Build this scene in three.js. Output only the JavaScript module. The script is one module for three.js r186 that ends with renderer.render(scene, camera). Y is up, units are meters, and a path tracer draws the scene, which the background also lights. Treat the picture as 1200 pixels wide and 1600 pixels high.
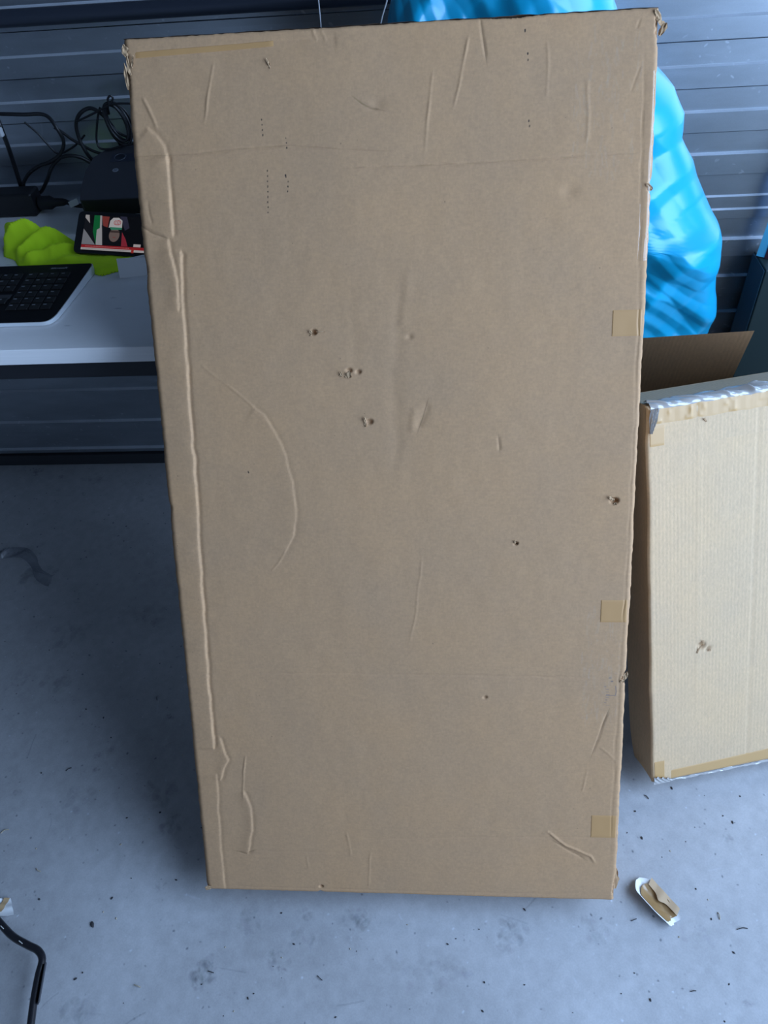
import * as THREE from 'three';
import { RoundedBoxGeometry } from 'three/addons/geometries/RoundedBoxGeometry.js';
import { RectAreaLightUniformsLib } from 'three/addons/lights/RectAreaLightUniformsLib.js';
import { mergeGeometries } from 'three/addons/utils/BufferGeometryUtils.js';

// ---------------------------------------------------------------- camera, sky, light, exposure
const scene = new THREE.Scene();
const D = Math.PI / 180;
const camera = new THREE.PerspectiveCamera(67.03, 0.75, 0.05, 60);
camera.rotation.order = 'YXZ';
camera.position.set(0, 1.348, 0);
camera.rotation.set(-45.298 * D, 6.369 * D, -5.139 * D);
const renderer = new THREE.WebGLRenderer({ antialias: true });
renderer.toneMapping = THREE.LinearToneMapping;
renderer.toneMappingExposure = 1.07;
renderer.shadowMap.enabled = true;
renderer.shadowMap.type = THREE.PCFSoftShadowMap;
RectAreaLightUniformsLib.init();

// daylight enters through a large high opening in the right wall and, weaker, through a doorway in the front wall
const ROOM = { x0: -2.0, x1: 1.75, z0: -1.56, z1: 2.0, h: 3.0 };
const SIDE = { z0: -1.0, z1: 1.5, y0: 0.55, y1: 2.6 }, FRONT = { x0: -1.45, x1: 1.2, h: 2.2 };
{ // overcast blue sky
  const W = 64, H = 32, data = new Float32Array(W * H * 4);
  for (let y = 0; y < H; y++) for (let x = 0; x < W; x++) {
    const e = Math.max(0, (y + 0.5) / H * 2 - 1), k = (y * W + x) * 4;
    data[k] = 0.52 - 0.08 * e; data[k + 1] = 0.70 - 0.05 * e; data[k + 2] = 1.0; data[k + 3] = 1;
  }
  const sky = new THREE.DataTexture(data, W, H, THREE.RGBAFormat, THREE.FloatType);
  sky.mapping = THREE.EquirectangularReflectionMapping; sky.magFilter = sky.minFilter = THREE.LinearFilter; sky.needsUpdate = true;
  scene.background = sky; scene.backgroundIntensity = 0.35;
}
{ // daylight that comes in through the two doorways
  const day = new THREE.Color().setRGB(0.47, 0.67, 1.0);
  const s = new THREE.RectAreaLight(day, 9.6, SIDE.z1 - SIDE.z0, SIDE.y1 - SIDE.y0); s.position.set(ROOM.x1, (SIDE.y0 + SIDE.y1) / 2, (SIDE.z0 + SIDE.z1) / 2); s.lookAt(-5, s.position.y, s.position.z); s.name = 'side_daylight'; scene.add(s);
  const f = new THREE.RectAreaLight(day, 0.03, FRONT.x1 - FRONT.x0, FRONT.h); f.position.set((FRONT.x0 + FRONT.x1) / 2, FRONT.h / 2, ROOM.z1); f.lookAt(f.position.x, f.position.y, -5); f.name = 'front_daylight'; scene.add(f);
}

// ---------------------------------------------------------------- helpers
let seed = 7;
const rnd = () => { seed = (seed * 1664525 + 1013904223) >>> 0; return seed / 4294967296; };
const rr = (a, b) => a + (b - a) * rnd();
const clamp = (x, a = 0, b = 1) => Math.min(b, Math.max(a, x));
const sm = (a, b, x) => { const t = clamp((x - a) / (b - a)); return t * t * (3 - 2 * t); };
const hash = (x, y) => { let h = Math.imul(x | 0, 374761393) + Math.imul(y | 0, 668265263); h = Math.imul(h ^ (h >>> 13), 1274126177); return ((h ^ (h >>> 16)) >>> 0) / 4294967296; };
function vn(x, y) { // value noise, 0..1
  const i = Math.floor(x), j = Math.floor(y), f = x - i, g = y - j, u = f * f * (3 - 2 * f), v = g * g * (3 - 2 * g);
  return (hash(i, j) * (1 - u) + hash(i + 1, j) * u) * (1 - v) + (hash(i, j + 1) * (1 - u) + hash(i + 1, j + 1) * u) * v;
}
const fbm = (x, y, n = 4) => { let s = 0, a = 0.5, t = 0; for (let k = 0; k < n; k++) { s += a * vn(x, y); t += a; x = x * 2.03 + 17.1; y = y * 2.03 + 5.7; a *= 0.5; } return s / t; };
const tri = (x) => Math.abs(2 * (x - Math.floor(x)) - 1);
const taken = new Map();
const numbered = (n) => { const k = taken.get(n) ?? 0; taken.set(n, k + 1); return k ? n + '_' + String(k).padStart(3, '0') : n; };
function mesh(name, geo, mat, parent = scene) {
  const m = new THREE.Mesh(geo, mat); m.name = parent === scene ? numbered(name) : name; m.castShadow = m.receiveShadow = true; parent.add(m); return m;
}
function tag(o, label, category, group, kind) { if (label) o.userData.label = label; if (category) o.userData.category = category; if (group) o.userData.group = group; if (kind) o.userData.kind = kind; return o; }
function thing(name, label, category, pos = [0, 0, 0], group) { const g = new THREE.Group(); g.name = numbered(name); g.position.set(...pos); scene.add(g); return tag(g, label, category, group); }
const struct = (name, geo, mat, label, category) => tag(mesh(name, geo, mat), label, category, null, 'structure');
const rgb = (r, g, b) => new THREE.Color().setRGB(r, g, b);
const std = (o) => new THREE.MeshStandardMaterial(o);
const phy = (o) => new THREE.MeshPhysicalMaterial(o);
const box = (x0, x1, y0, y1, z0, z1, r = 0) => {
  const g = r ? new RoundedBoxGeometry(x1 - x0, y1 - y0, z1 - z0, 2, r) : new THREE.BoxGeometry(x1 - x0, y1 - y0, z1 - z0);
  return g.translate((x0 + x1) / 2, (y0 + y1) / 2, (z0 + z1) / 2);
};
const V = (p) => new THREE.Vector3(...p);
const tube = (pts, r, n = 80, k = 10, closed = false) => new THREE.TubeGeometry(new THREE.CatmullRomCurve3(pts.map(V), closed, 'centripetal'), n, r, k, closed);
function surface(nu, nv, f) { // f(a, b) -> [x, y, z, u, v]
  const p = [], t = [], idx = [];
  for (let j = 0; j <= nv; j++) for (let i = 0; i <= nu; i++) { const q = f(i / nu, j / nv); p.push(q[0], q[1], q[2]); t.push(q[3] ?? i / nu, q[4] ?? j / nv); }
  for (let j = 0; j < nv; j++) for (let i = 0; i < nu; i++) { const a = j * (nu + 1) + i, b = a + 1, c = a + nu + 1, d = c + 1; idx.push(a, b, d, a, d, c); }
  const g = new THREE.BufferGeometry(); g.setAttribute('position', new THREE.Float32BufferAttribute(p, 3)); g.setAttribute('uv', new THREE.Float32BufferAttribute(t, 2)); g.setIndex(idx); g.computeVertexNormals(); return g;
}
function canvasTex(w, h, draw, srgb = true) {
  const c = document.createElement('canvas'); c.width = w; c.height = h; draw(c.getContext('2d'), w, h);
  const t = new THREE.CanvasTexture(c); if (srgb) t.colorSpace = THREE.SRGBColorSpace; t.wrapS = t.wrapT = THREE.RepeatWrapping; return t;
}
function fill(ctx, w, h, f) { const im = ctx.createImageData(w, h), d = im.data; for (let y = 0; y < h; y++) for (let x = 0; x < w; x++) { const c = f(x, y), k = (y * w + x) * 4; d[k] = c[0]; d[k + 1] = c[1]; d[k + 2] = c[2]; d[k + 3] = 255; } ctx.putImageData(im, 0, 0); }

// measured positions: folds and dents of the big carton's face (metres from its lower left corner), dirt and chips on the floor (x, z)
const CREASES = [
  ['step', 0.0026, 0.0013, 0.026, [[0.0453,1.0929],[0.0448,1.0550],[0.0434,1.0241],[0.0432,1.0038]]],
  ['step', 0.0016, 0.0015, 0.02, [[0.0265,1.1288],[0.0349,1.1210],[0.0428,1.1095],[0.0453,1.0929]]],
  ['step', 0.002, 0.0012, 0.014, [[0.0363,0.9947],[0.0386,0.9754],[0.0433,0.9448],[0.0427,0.9106]]],
  ['step', 0.0028, 0.0013, 0.034, [[0.0517,0.9782],[0.0474,0.8955],[0.0449,0.7938],[0.0441,0.6871],[0.0397,0.5557],[0.0376,0.4568],[0.0354,0.3536],[0.0344,0.2600]]],
  ['step', 0.0012, 0.0016, 0.024, [[0.0351,0.2102],[0.0326,0.1558],[0.0310,0.0861],[0.0302,-0.0002]]],
  ['step', 0.0017, 0.0015, 0.012, [[0.0463,0.2721],[0.0516,0.2503],[0.0556,0.2383],[0.0474,0.2237],[0.0419,0.2057]]],
  ['ridge', -0.0012, 0.003, 0, [[-0.0096,1.0222],[0.0032,1.0140],[0.0177,1.0048],[0.0358,0.9985]]],
  ['ridge', 0.0013, 0.0018, 0, [[0.0834,0.2487],[0.0772,0.2188],[0.0730,0.1623]]],
  ['step', 0.0015, 0.0018, 0.01, [[0.0763,0.1794],[0.0846,0.1546],[0.0835,0.1108],[0.0745,0.0731]]],
  ['ridge', -0.001, 0.002, 0, [[0.0561,0.0749],[0.0702,0.0706],[0.0873,0.0781]]],
  ['ridge', -0.0005, 0.0016, 0, [[0.0851,0.0757],[0.1591,0.0766],[0.2304,0.0773]]],
  ['step', 0.0008, 0.0018, 0.026, [[0.1350,0.7745],[0.1468,0.7674],[0.1611,0.7426],[0.1734,0.7103],[0.1802,0.6761],[0.1827,0.6394],[0.1824,0.6191],[0.1764,0.5948],[0.1660,0.5740]]],
  ['ridge', 0.0006, 0.0018, 0, [[0.0542,0.8468],[0.0827,0.8206],[0.1119,0.7976],[0.1367,0.7745],[0.1468,0.7674]]],
  ['ridge', 0.0005, 0.0022, 0, [[0.1660,0.5740],[0.1537,0.5550],[0.1407,0.5407]]],
  ['ridge', -0.0011, 0.0026, 0, [[0.0065,1.0977],[0.0773,1.0976],[0.1353,1.1010],[0.2006,1.1026],[0.2569,1.0965],[0.3208,1.0908]]],
  ['ridge', -0.0011, 0.0024, 0, [[0.2760,1.0727],[0.3523,1.0725],[0.4315,1.0721],[0.5175,1.0736],[0.6388,1.0749]]],
  ['ridge', -0.0005, 0.0016, 0, [[0.3056,0.8619],[0.3980,0.8635],[0.4809,0.8628],[0.6015,0.8619]]],
  ['ridge', -0.0005, 0.0015, 0, [[0.3786,0.6554],[0.4832,0.6549],[0.6201,0.6549]]],
  ['ridge', -0.0007, 0.0016, 0, [[0.0797,0.3822],[0.1860,0.3839],[0.2999,0.3826],[0.4862,0.3808],[0.6408,0.3788]]],
  ['ridge', -0.0005, 0.0016, 0, [[0.2516,0.1012],[0.3912,0.1082],[0.5376,0.1132],[0.6431,0.1136]]],
  ['ridge', -0.00065, 0.009, 0, [[0.3433,0.9587],[0.3333,0.8873],[0.3269,0.8046],[0.3276,0.7272],[0.3189,0.6651]]],
  ['ridge', 0.0005, 0.006, 0, [[0.3499,0.9584],[0.3419,0.9032],[0.3362,0.8709]]],
  ['ridge', -0.0009, 0.005, 0, [[0.3699,0.7799],[0.3628,0.7570],[0.3573,0.7424]]],
  ['ridge', 0.0007, 0.005, 0, [[0.3545,0.7769],[0.3498,0.7529],[0.3469,0.7356]]],
  ['ridge', -0.001, 0.003, 0, [[0.4645,0.7318],[0.4663,0.7108]]],
  ['ridge', 0.0009, 0.002, 0, [[0.1145,1.2049],[0.1051,1.1711],[0.0949,1.1280]]],
  ['ridge', 0.0007, 0.0022, 0, [[0.3825,1.1858],[0.3771,1.1368],[0.3707,1.0791]]],
  ['ridge', 0.0008, 0.0022, 0, [[0.4263,1.2179],[0.4178,1.1771],[0.4051,1.1283]]],
  ['ridge', -0.0011, 0.0022, 0, [[0.4392,1.2375],[0.4430,1.2102],[0.4469,1.1853]]],
  ['ridge', 0.0006, 0.0022, 0, [[0.5170,1.2065],[0.5198,1.1789],[0.5192,1.1386]]],
  ['ridge', 0.0006, 0.003, 0, [[0.5662,1.1628],[0.5699,1.1207],[0.5688,1.0851]]],
  ['ridge', -0.0008, 0.0016, 0, [[0.6316,1.2138],[0.6336,1.1456],[0.6357,1.0313],[0.6403,0.8784],[0.6427,0.7130],[0.6409,0.5337],[0.6381,0.3178],[0.6379,0.1470],[0.6374,0.0219]]],
  ['ridge', -0.0007, 0.0016, 0, [[0.0088,0.0088],[0.1863,0.0085],[0.3903,0.0092],[0.6377,0.0126]]],
  ['ridge', 0.0022, 0.0022, 0, [[0.5393,0.1256],[0.5531,0.1135],[0.5708,0.0982],[0.5914,0.0885],[0.6080,0.0810],[0.6173,0.0653]]],
  ['ridge', 0.0012, 0.0025, 0, [[0.5337,0.1187],[0.5452,0.1223]]],
  ['ridge', -0.0016, 0.003, 0, [[0.5552,0.1046],[0.5768,0.0892],[0.6014,0.0751]]],
  ['ridge', -0.0012, 0.0026, 0, [[0.6259,0.3279],[0.6193,0.3073],[0.6121,0.2812],[0.6039,0.2525]]],
  ['ridge', 0.0007, 0.0018, 0, [[0.6124,0.2695],[0.6278,0.2572],[0.6433,0.2394]]],
  ['ridge', 0.0014, 0.002, 0, [[0.2382,1.2313],[0.2401,1.2236],[0.2437,1.2165]]],
  ['ridge', 0.0012, 0.0016, 0, [[0.2482,1.2293],[0.2525,1.2216],[0.2546,1.2159]]],
  ['step', -0.0013, 0.002, 0.014, [[-0.0128,1.1695],[-0.0001,1.2078],[0.0075,1.2174],[0.0884,1.2189],[0.1920,1.2206],[0.2626,1.2210]]],
  ['ridge', -0.001, 0.0025, 0, [[0.2887,1.1509],[0.2964,1.1449],[0.3065,1.1400],[0.3159,1.1382]]],
  ['ridge', 0.0013, 0.0024, 0, [[0.0200,1.1680],[0.0266,1.1532],[0.0318,1.1397],[0.0354,1.1269]]],
  ['ridge', -0.0007, 0.002, 0, [[0.0153,1.0470],[0.0143,1.0292],[0.0171,1.0158]]],
  ['ridge', 0.0006, 0.002, 0, [[0.2320,0.1145],[0.2360,0.0915],[0.2382,0.0683]]],
  ['ridge', 0.0006, 0.002, 0, [[0.1669,0.0685],[0.1716,0.0427]]],
  ['ridge', 0.0005, 0.002, 0, [[0.2700,0.0831],[0.2645,0.0098]]],
  ['ridge', 0.0005, 0.0022, 0, [[0.3596,0.5728],[0.3488,0.4769],[0.3386,0.4274]]],
  ['ridge', -0.0005, 0.008, 0, [[0.2712,0.9533],[0.2721,0.8727],[0.2747,0.8058]]],
  ['ridge', 0.0005, 0.002, 0, [[0.5989,0.2332],[0.5929,0.1899]]],
  ['ridge', -0.0006, 0.002, 0, [[0.6182,1.1395],[0.6292,1.1734]]],
  ['ridge', -0.0007, 0.002, 0, [[0.6254,1.2207],[0.6215,1.2091]]],
  ['ridge', -0.0006, 0.0015, 0, [[0.5620,0.8846],[0.5862,0.8847]]],
];
const DENTS = [
  [0.2211, 0.8741, -0.006, 0.004],
  [0.2659, 0.8230, -0.003, 0.004],
  [0.2786, 0.8210, -0.003, 0.0035],
  [0.2910, 0.7541, -0.004, 0.0045],
  [0.6207, 0.6406, -0.007, 0.005],
  [0.4893, 0.5811, -0.006, 0.0025],
  [0.4476, 0.3468, -0.0025, 0.003],
  [0.1886, 0.0123, -0.004, 0.003],
  [0.3478, 0.8648, -0.0015, 0.004],
  [0.3144, 1.1433, -0.001, 0.009],
  [0.5496, 1.0348, -0.0012, 0.01],
];
const SMUDGES = [
  [-0.548, -0.762, 0.008, 0.55], [-0.670, -0.679, 0.008, 0.4], [-0.663, -0.650, 0.007, 0.4], [-0.379, -0.332, 0.017, 0.35], [-0.383, -0.316, 0.021, 0.35], [-0.389, -0.305, 0.013, 0.4], [-0.151, -0.403, 0.021, 0.3], [-0.140, -0.399, 0.013, 0.3], [0.100, -0.392, 0.023, 0.28], [0.089, -0.378, 0.021, 0.25], [-0.235, -0.406, 0.013, 0.22], [-0.268, -0.340, 0.019, 0.25], [-0.261, -0.326, 0.008, 0.35], [-0.236, -0.368, 0.021, 0.15], [-0.486, -0.444, 0.011, 0.2], [-0.570, -0.260, 0.027, 0.2], [-1.093, -1.497, 0.015, 0.5], [-1.021, -1.470, 0.008, 0.5], [-1.008, -1.418, 0.006, 0.45], [-1.096, -1.480, 0.008, 0.5], [-0.937, -1.403, 0.008, 0.35], [-0.919, -1.456, 0.021, 0.25], [-0.777, -1.381, 0.011, 0.35], [-0.955, -1.457, 0.011, 0.3], [-0.781, -1.280, 0.005, 0.4], [-0.681, -0.590, 0.032, 0.15], [-0.799, -0.603, 0.008, 0.3], [-0.527, -0.605, 0.032, 0.25], [-0.489, -0.547, 0.025, 0.25], [-0.651, -0.692, 0.021, 0.2], [-0.955, -1.127, 0.042, 0.25], [-1.017, -1.208, 0.042, 0.2], [0.438, -0.304, 0.007, 0.35], [0.473, -0.546, 0.011, 0.25], [0.381, -0.395, 0.027, 0.12], [0.230, -0.400, 0.027, 0.15], [-0.323, -0.394, 0.023, 0.16], [-0.061, -0.328, 0.032, 0.12], [-0.002, -0.326, 0.032, 0.14], [-0.661, -1.014, 0.042, 0.2], [-0.828, -0.962, 0.042, 0.2], [-0.811, -0.833, 0.032, 0.2], [-0.585, -0.805, 0.006, 0.4], [-0.892, -0.848, 0.021, 0.2],
];
const CHIPS = [[-0.584, -0.382], [-0.586, -0.303], [-0.372, -0.320], [-0.484, -0.296], [-0.794, -0.530], [-0.307, -0.286], [-0.002, -0.370], [0.053, -0.319], [0.425, -0.423], [0.456, -0.405], [0.485, -0.573], [0.396, -0.632], [0.349, -0.615], [0.325, -0.589], [0.328, -0.543], [0.472, -0.584], [0.122, -0.424], [-0.199, -0.317], [-0.563, -0.423], [-0.688, -0.418], [-0.767, -0.641], [-0.716, -0.649], [-0.577, -0.312], [-0.724, -0.777], [-0.584, -0.802], [0.362, -0.317], [0.297, -0.304], [0.292, -0.414], [-0.707, -0.465], [-0.518, -0.570]];
const PEN_MARKS = [[[0.1727,1.0741],[0.1702,1.0248]], [[0.1694,1.1334],[0.1698,1.1157]], [[0.1987,1.1109],[0.1989,1.0998]], [[0.1953,1.0678],[0.1960,1.0664]], [[0.4961,1.1904],[0.4963,1.1836]], [[0.4920,1.2158],[0.4921,1.2145]], [[0.4981,1.1169],[0.4990,1.1111]], [[0.1981,1.0602],[0.1974,1.0488]], [[0.1197,0.6878],[0.1205,0.6869]], [[0.4893,0.5829],[0.4910,0.5801]]];
// tape patches: u0, v0, u1, v1
const TAPES = [[0.6074, 0.8569, 0.6443, 0.8917], [0.6079, 0.4633, 0.6460, 0.4988], [0.6069, 0.1128, 0.6490, 0.1539], [0.0138, 1.2156, 0.1919, 1.2192]];
const STAMP = [0.6238, 0.3535];

// ---------------------------------------------------------------- the setting
const FS = 3.0; // floor texture covers 3 x 3 m
const floorMap = canvasTex(2048, 2048, (ctx, w, h) => {
  fill(ctx, w, h, (x, y) => {
    const n = fbm(x / 150, y / 150, 5) - 0.5, f = fbm(x / 9 + 40, y / 9, 3) - 0.5, g = hash(x, y) - 0.5, p = fbm(x / 420 + 9, y / 420 + 3, 3) - 0.5;
    const k = 1 + n * 0.16 + f * 0.10 + g * 0.05 + p * 0.12;
    return [165 * k, 166 * k, 169 * k];
  });
  const px = (x) => (x + 1.6) / FS * w, pz = (z) => (z + 1.6) / FS * h, s = w / FS;
  const r0 = seed; seed = 99;
  for (const [x, z, r, a] of SMUDGES) for (let k = 0; k < 26; k++) { // scuffed dirt: clumps of small flecks
    const q = Math.sqrt(rnd()) * r, t = rr(0, 6.283), cx = px(x + Math.cos(t) * q), cz = pz(z + Math.sin(t) * q * 0.8);
    ctx.fillStyle = `rgba(${60 + rr(0, 14) | 0},${62 + rr(0, 14) | 0},${68 + rr(0, 12) | 0},${(a * rr(0.08, 0.4)).toFixed(3)})`;
    ctx.beginPath(); ctx.ellipse(cx, cz, rr(0.1, 0.42) * r * s, rr(0.06, 0.25) * r * s, rr(0, 3), 0, 6.3); ctx.fill();
  }
  for (let k = 0; k < 9000; k++) { // pale and dark flecks in the concrete
    const x = rr(0, w), y = rr(0, h), q = rnd(), d = rnd() < 0.55;
    ctx.fillStyle = d ? `rgba(66,70,78,${(0.15 + 0.6 * q * q).toFixed(2)})` : `rgba(214,224,238,${(0.1 + 0.5 * q * q).toFixed(2)})`;
    ctx.beginPath(); ctx.ellipse(x, y, 0.5 + 1.3 * rnd() * q, 0.4 + 0.8 * rnd(), rr(0, 3), 0, 6.3); ctx.fill();
  }
  for (let k = 0; k < 260; k++) { // fine scratches
    const x = rr(0, w), y = rr(0, h), t = rr(0, 6.3), l = rr(5, 34);
    ctx.strokeStyle = rnd() < 0.6 ? 'rgba(72,76,84,0.22)' : 'rgba(205,214,228,0.2)'; ctx.lineWidth = rr(0.5, 1.4);
    ctx.beginPath(); ctx.moveTo(x, y); ctx.quadraticCurveTo(x + Math.cos(t) * l * 0.5 + rr(-4, 4), y + Math.sin(t) * l * 0.5, x + Math.cos(t) * l, y + Math.sin(t) * l); ctx.stroke();
  }
  seed = r0;
});
const floorMat = std({ map: floorMap, roughness: 0.62, bumpMap: floorMap, bumpScale: 0.0012 });
function floorGeo(x0, x1, z0, z1, y0, y1) {
  const g = box(x0, x1, y0, y1, z0, z1), p = g.attributes.position, u = g.attributes.uv;
  for (let i = 0; i < p.count; i++) u.setXY(i, (p.getX(i) + 1.6) / FS, 1 - (p.getZ(i) + 1.6) / FS);
  return g;
}
const { x0: RX0, x1: RX1, z0: RZ0, z1: RZ1, h: RH } = ROOM, TH = 0.12;
struct('floor', floorGeo(RX0 - TH, RX1 + TH, RZ0 - TH, RZ1 + TH, -0.12, 0), floorMat, 'bluish grey concrete garage floor with scuffs and flecks', 'floor');
const wallMat = std({ color: rgb(0.11, 0.12, 0.135), roughness: 0.9 });
const blockTex = canvasTex(256, 256, (c, w, h) => fill(c, w, h, (x, y) => { const k = 0.85 + 0.3 * fbm(x / 12, y / 12, 4); return [190 * k, 190 * k, 190 * k]; }));
wallMat.map = blockTex;
struct('wall_left', box(RX0 - TH, RX0, 0, RH, RZ0 - TH, RZ1 + TH), wallMat, 'dark grey garage side wall beyond the desk', 'wall');
struct('wall_right', mergeGeometries([box(RX1, RX1 + TH, 0, RH, RZ0 - TH, SIDE.z0), box(RX1, RX1 + TH, 0, RH, SIDE.z1, RZ1 + TH), box(RX1, RX1 + TH, SIDE.y1, RH, SIDE.z0, SIDE.z1), box(RX1, RX1 + TH, 0, SIDE.y0, SIDE.z0, SIDE.z1)]), wallMat, 'dark grey garage wall around a large high opening', 'wall');
struct('ceiling', box(RX0 - TH, RX1 + TH, RH, RH + TH, RZ0 - TH, RZ1 + TH), wallMat, 'dark grey garage ceiling', 'ceiling');
struct('wall_back', mergeGeometries([box(RX0, -1.75, 0, RH, RZ0 - TH, RZ0), box(-1.75, RX1, 2.1, RH, RZ0 - TH, RZ0)]), wallMat, 'dark grey masonry around the closed metal shutter', 'wall');
struct('wall_front', mergeGeometries([box(RX0, FRONT.x0, 0, RH, RZ1, RZ1 + TH), box(FRONT.x1, RX1, 0, RH, RZ1, RZ1 + TH), box(FRONT.x0, FRONT.x1, FRONT.h, RH, RZ1, RZ1 + TH)]), wallMat, 'masonry around the open front doorway', 'wall');
const paveMat = std({ color: rgb(0.62, 0.61, 0.59), roughness: 0.95 });
struct('pavement', mergeGeometries([box(-8, 12, -0.12, -0.005, RZ1 + TH, 12), box(RX1 + TH, 12, -0.12, -0.005, -6, RZ1 + TH)]), paveMat, 'pale concrete pavement outside the garage doorways', 'pavement');

// closed roller shutter: every slat has a recessed upper and a proud lower half
{
  const dust = canvasTex(2048, 1024, (ctx, w, h) => { // 2 m x 1 m, dusty galvanised sheet
    fill(ctx, w, h, (x, y) => { const k = 1 + 0.10 * (fbm(x / 60, y / 14, 4) - 0.5) + 0.03 * (hash(x, y) - 0.5); return [178 * k, 184 * k, 192 * k]; });
    const r0 = seed; seed = 31;
    for (let k = 0; k < 2600; k++) {
      const x = rr(0, w), y = rr(0, h), n = fbm(x / 130, y / 90, 3); if (n < 0.52) continue;
      ctx.fillStyle = `rgba(240,244,250,${rr(0.12, 0.55).toFixed(2)})`;
      ctx.beginPath(); ctx.ellipse(x, y, rr(0.8, 5), rr(0.6, 2.4), rr(-0.9, 0.9), 0, 6.3); ctx.fill();
    }
    for (let k = 0; k < 130; k++) {
      const x = rr(0, w), y = rr(0, h), t = rr(0, 6.3), l = rr(8, 40);
      ctx.strokeStyle = `rgba(225,232,240,${rr(0.08, 0.3).toFixed(2)})`; ctx.lineWidth = rr(0.8, 2);
      ctx.beginPath(); ctx.moveTo(x, y); ctx.quadraticCurveTo(x + l * Math.cos(t) * 0.6 + rr(-6, 6), y + l * Math.sin(t) * 0.4, x + l * Math.cos(t), y + l * Math.sin(t)); ctx.stroke();
    }
    seed = r0;
  });
  const steel = std({ map: dust, color: rgb(0.92, 0.95, 0.96), metalness: 0.9, roughness: 0.31 });
  const ledgeMat = std({ map: dust, color: rgb(1.0, 1.0, 1.0), metalness: 0.2, roughness: 0.7 });
  const door = tag(new THREE.Group(), 'closed grey metal roller shutter of wide horizontal slats', 'shutter', null, 'structure'); door.name = 'door_1'; scene.add(door);
  const zf = -1.532, X0 = -1.75, X1 = 1.75;
  const strip = (pts, x0 = X0, x1 = X1) => { // extrude a (height, outward) outline along x, flat shaded
    const p = [], t = [];
    for (let i = 0; i + 1 < pts.length; i++) {
      const [ya, da] = pts[i], [yb, db] = pts[i + 1];
      for (const [x, y, d] of [[x0, ya, da], [x0, yb, db], [x1, yb, db], [x0, ya, da], [x1, yb, db], [x1, ya, da]]) { p.push(x, y, zf + d); t.push(x / 2, y); }
    }
    const g = new THREE.BufferGeometry(); g.setAttribute('position', new THREE.Float32BufferAttribute(p, 3)); g.setAttribute('uv', new THREE.Float32BufferAttribute(t, 2)); g.computeVertexNormals(); return g;
  };
  const joints = [2.125, 2.045, 1.965, 1.885, 1.805, 1.725, 1.645, 1.565, 1.485, 1.405, 1.325, 1.245, 1.165, 1.088, 1.012, 0.937, 0.861, 0.785, 0.706, 0.618, 0.537, 0.454, 0.368, 0.281, 0.189, 0.098, 0.036];
  const ledges = { 0.706: [0.664, 0.639], 0.618: [0.576], 0.537: [0.494], 0.454: [0.409], 0.368: [0.325], 0.281: [0.24], 0.189: [0.141], 0.098: [0.05] };
  for (let i = 0; i + 1 < joints.length; i++) {
    const a = joints[i], b = joints[i + 1], ls = ledges[a] ?? [a - 0.0385], pts = [[a - 0.0012, -0.006], [a - 0.0012, 0]];
    let d = 0; const step = 0.0075 / ls.length, ledgePts = [];
    for (const l of ls) { pts.push([l + 0.0012, d]); d += step; pts.push([l - 0.0012, d]); ledgePts.push([[l + 0.0016, d - step], [l + 0.0012, d - step + 0.0006], [l - 0.0008, d + 0.0006], [l - 0.0014, d]]); }
    pts.push([b + 0.0025, d], [b + 0.0012, d - 0.002], [b + 0.0012, -0.006], [a - 0.0012, -0.006]);
    const s = mesh('slat', strip(pts), steel, door);
    mesh('dusty_ledge', mergeGeometries(ledgePts.map((q) => strip(q))), ledgeMat, s);
  }
  mesh('bottom_rail', strip([[0.034, -0.006], [0.034, 0.014], [0.002, 0.014], [0.0, -0.006], [0.034, -0.006]]), std({ color: rgb(0.05, 0.055, 0.065), metalness: 0.5, roughness: 0.5 }), door);
  mesh('backing_sheet', box(X0, X1, 0, 2.13, zf - 0.02, zf - 0.0065), std({ color: rgb(0.02, 0.02, 0.025), roughness: 0.9 }), door);
  const bar = mesh('cross_bar', new THREE.CapsuleGeometry(0.0135, 2.0, 4, 20).rotateZ(Math.PI / 2).translate(-0.97, 1.037, zf + 0.022), std({ color: rgb(0.05, 0.06, 0.085), metalness: 0.6, roughness: 0.4 }), door);
  bar.userData.label = 'dark round steel cross bar';
}

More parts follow.
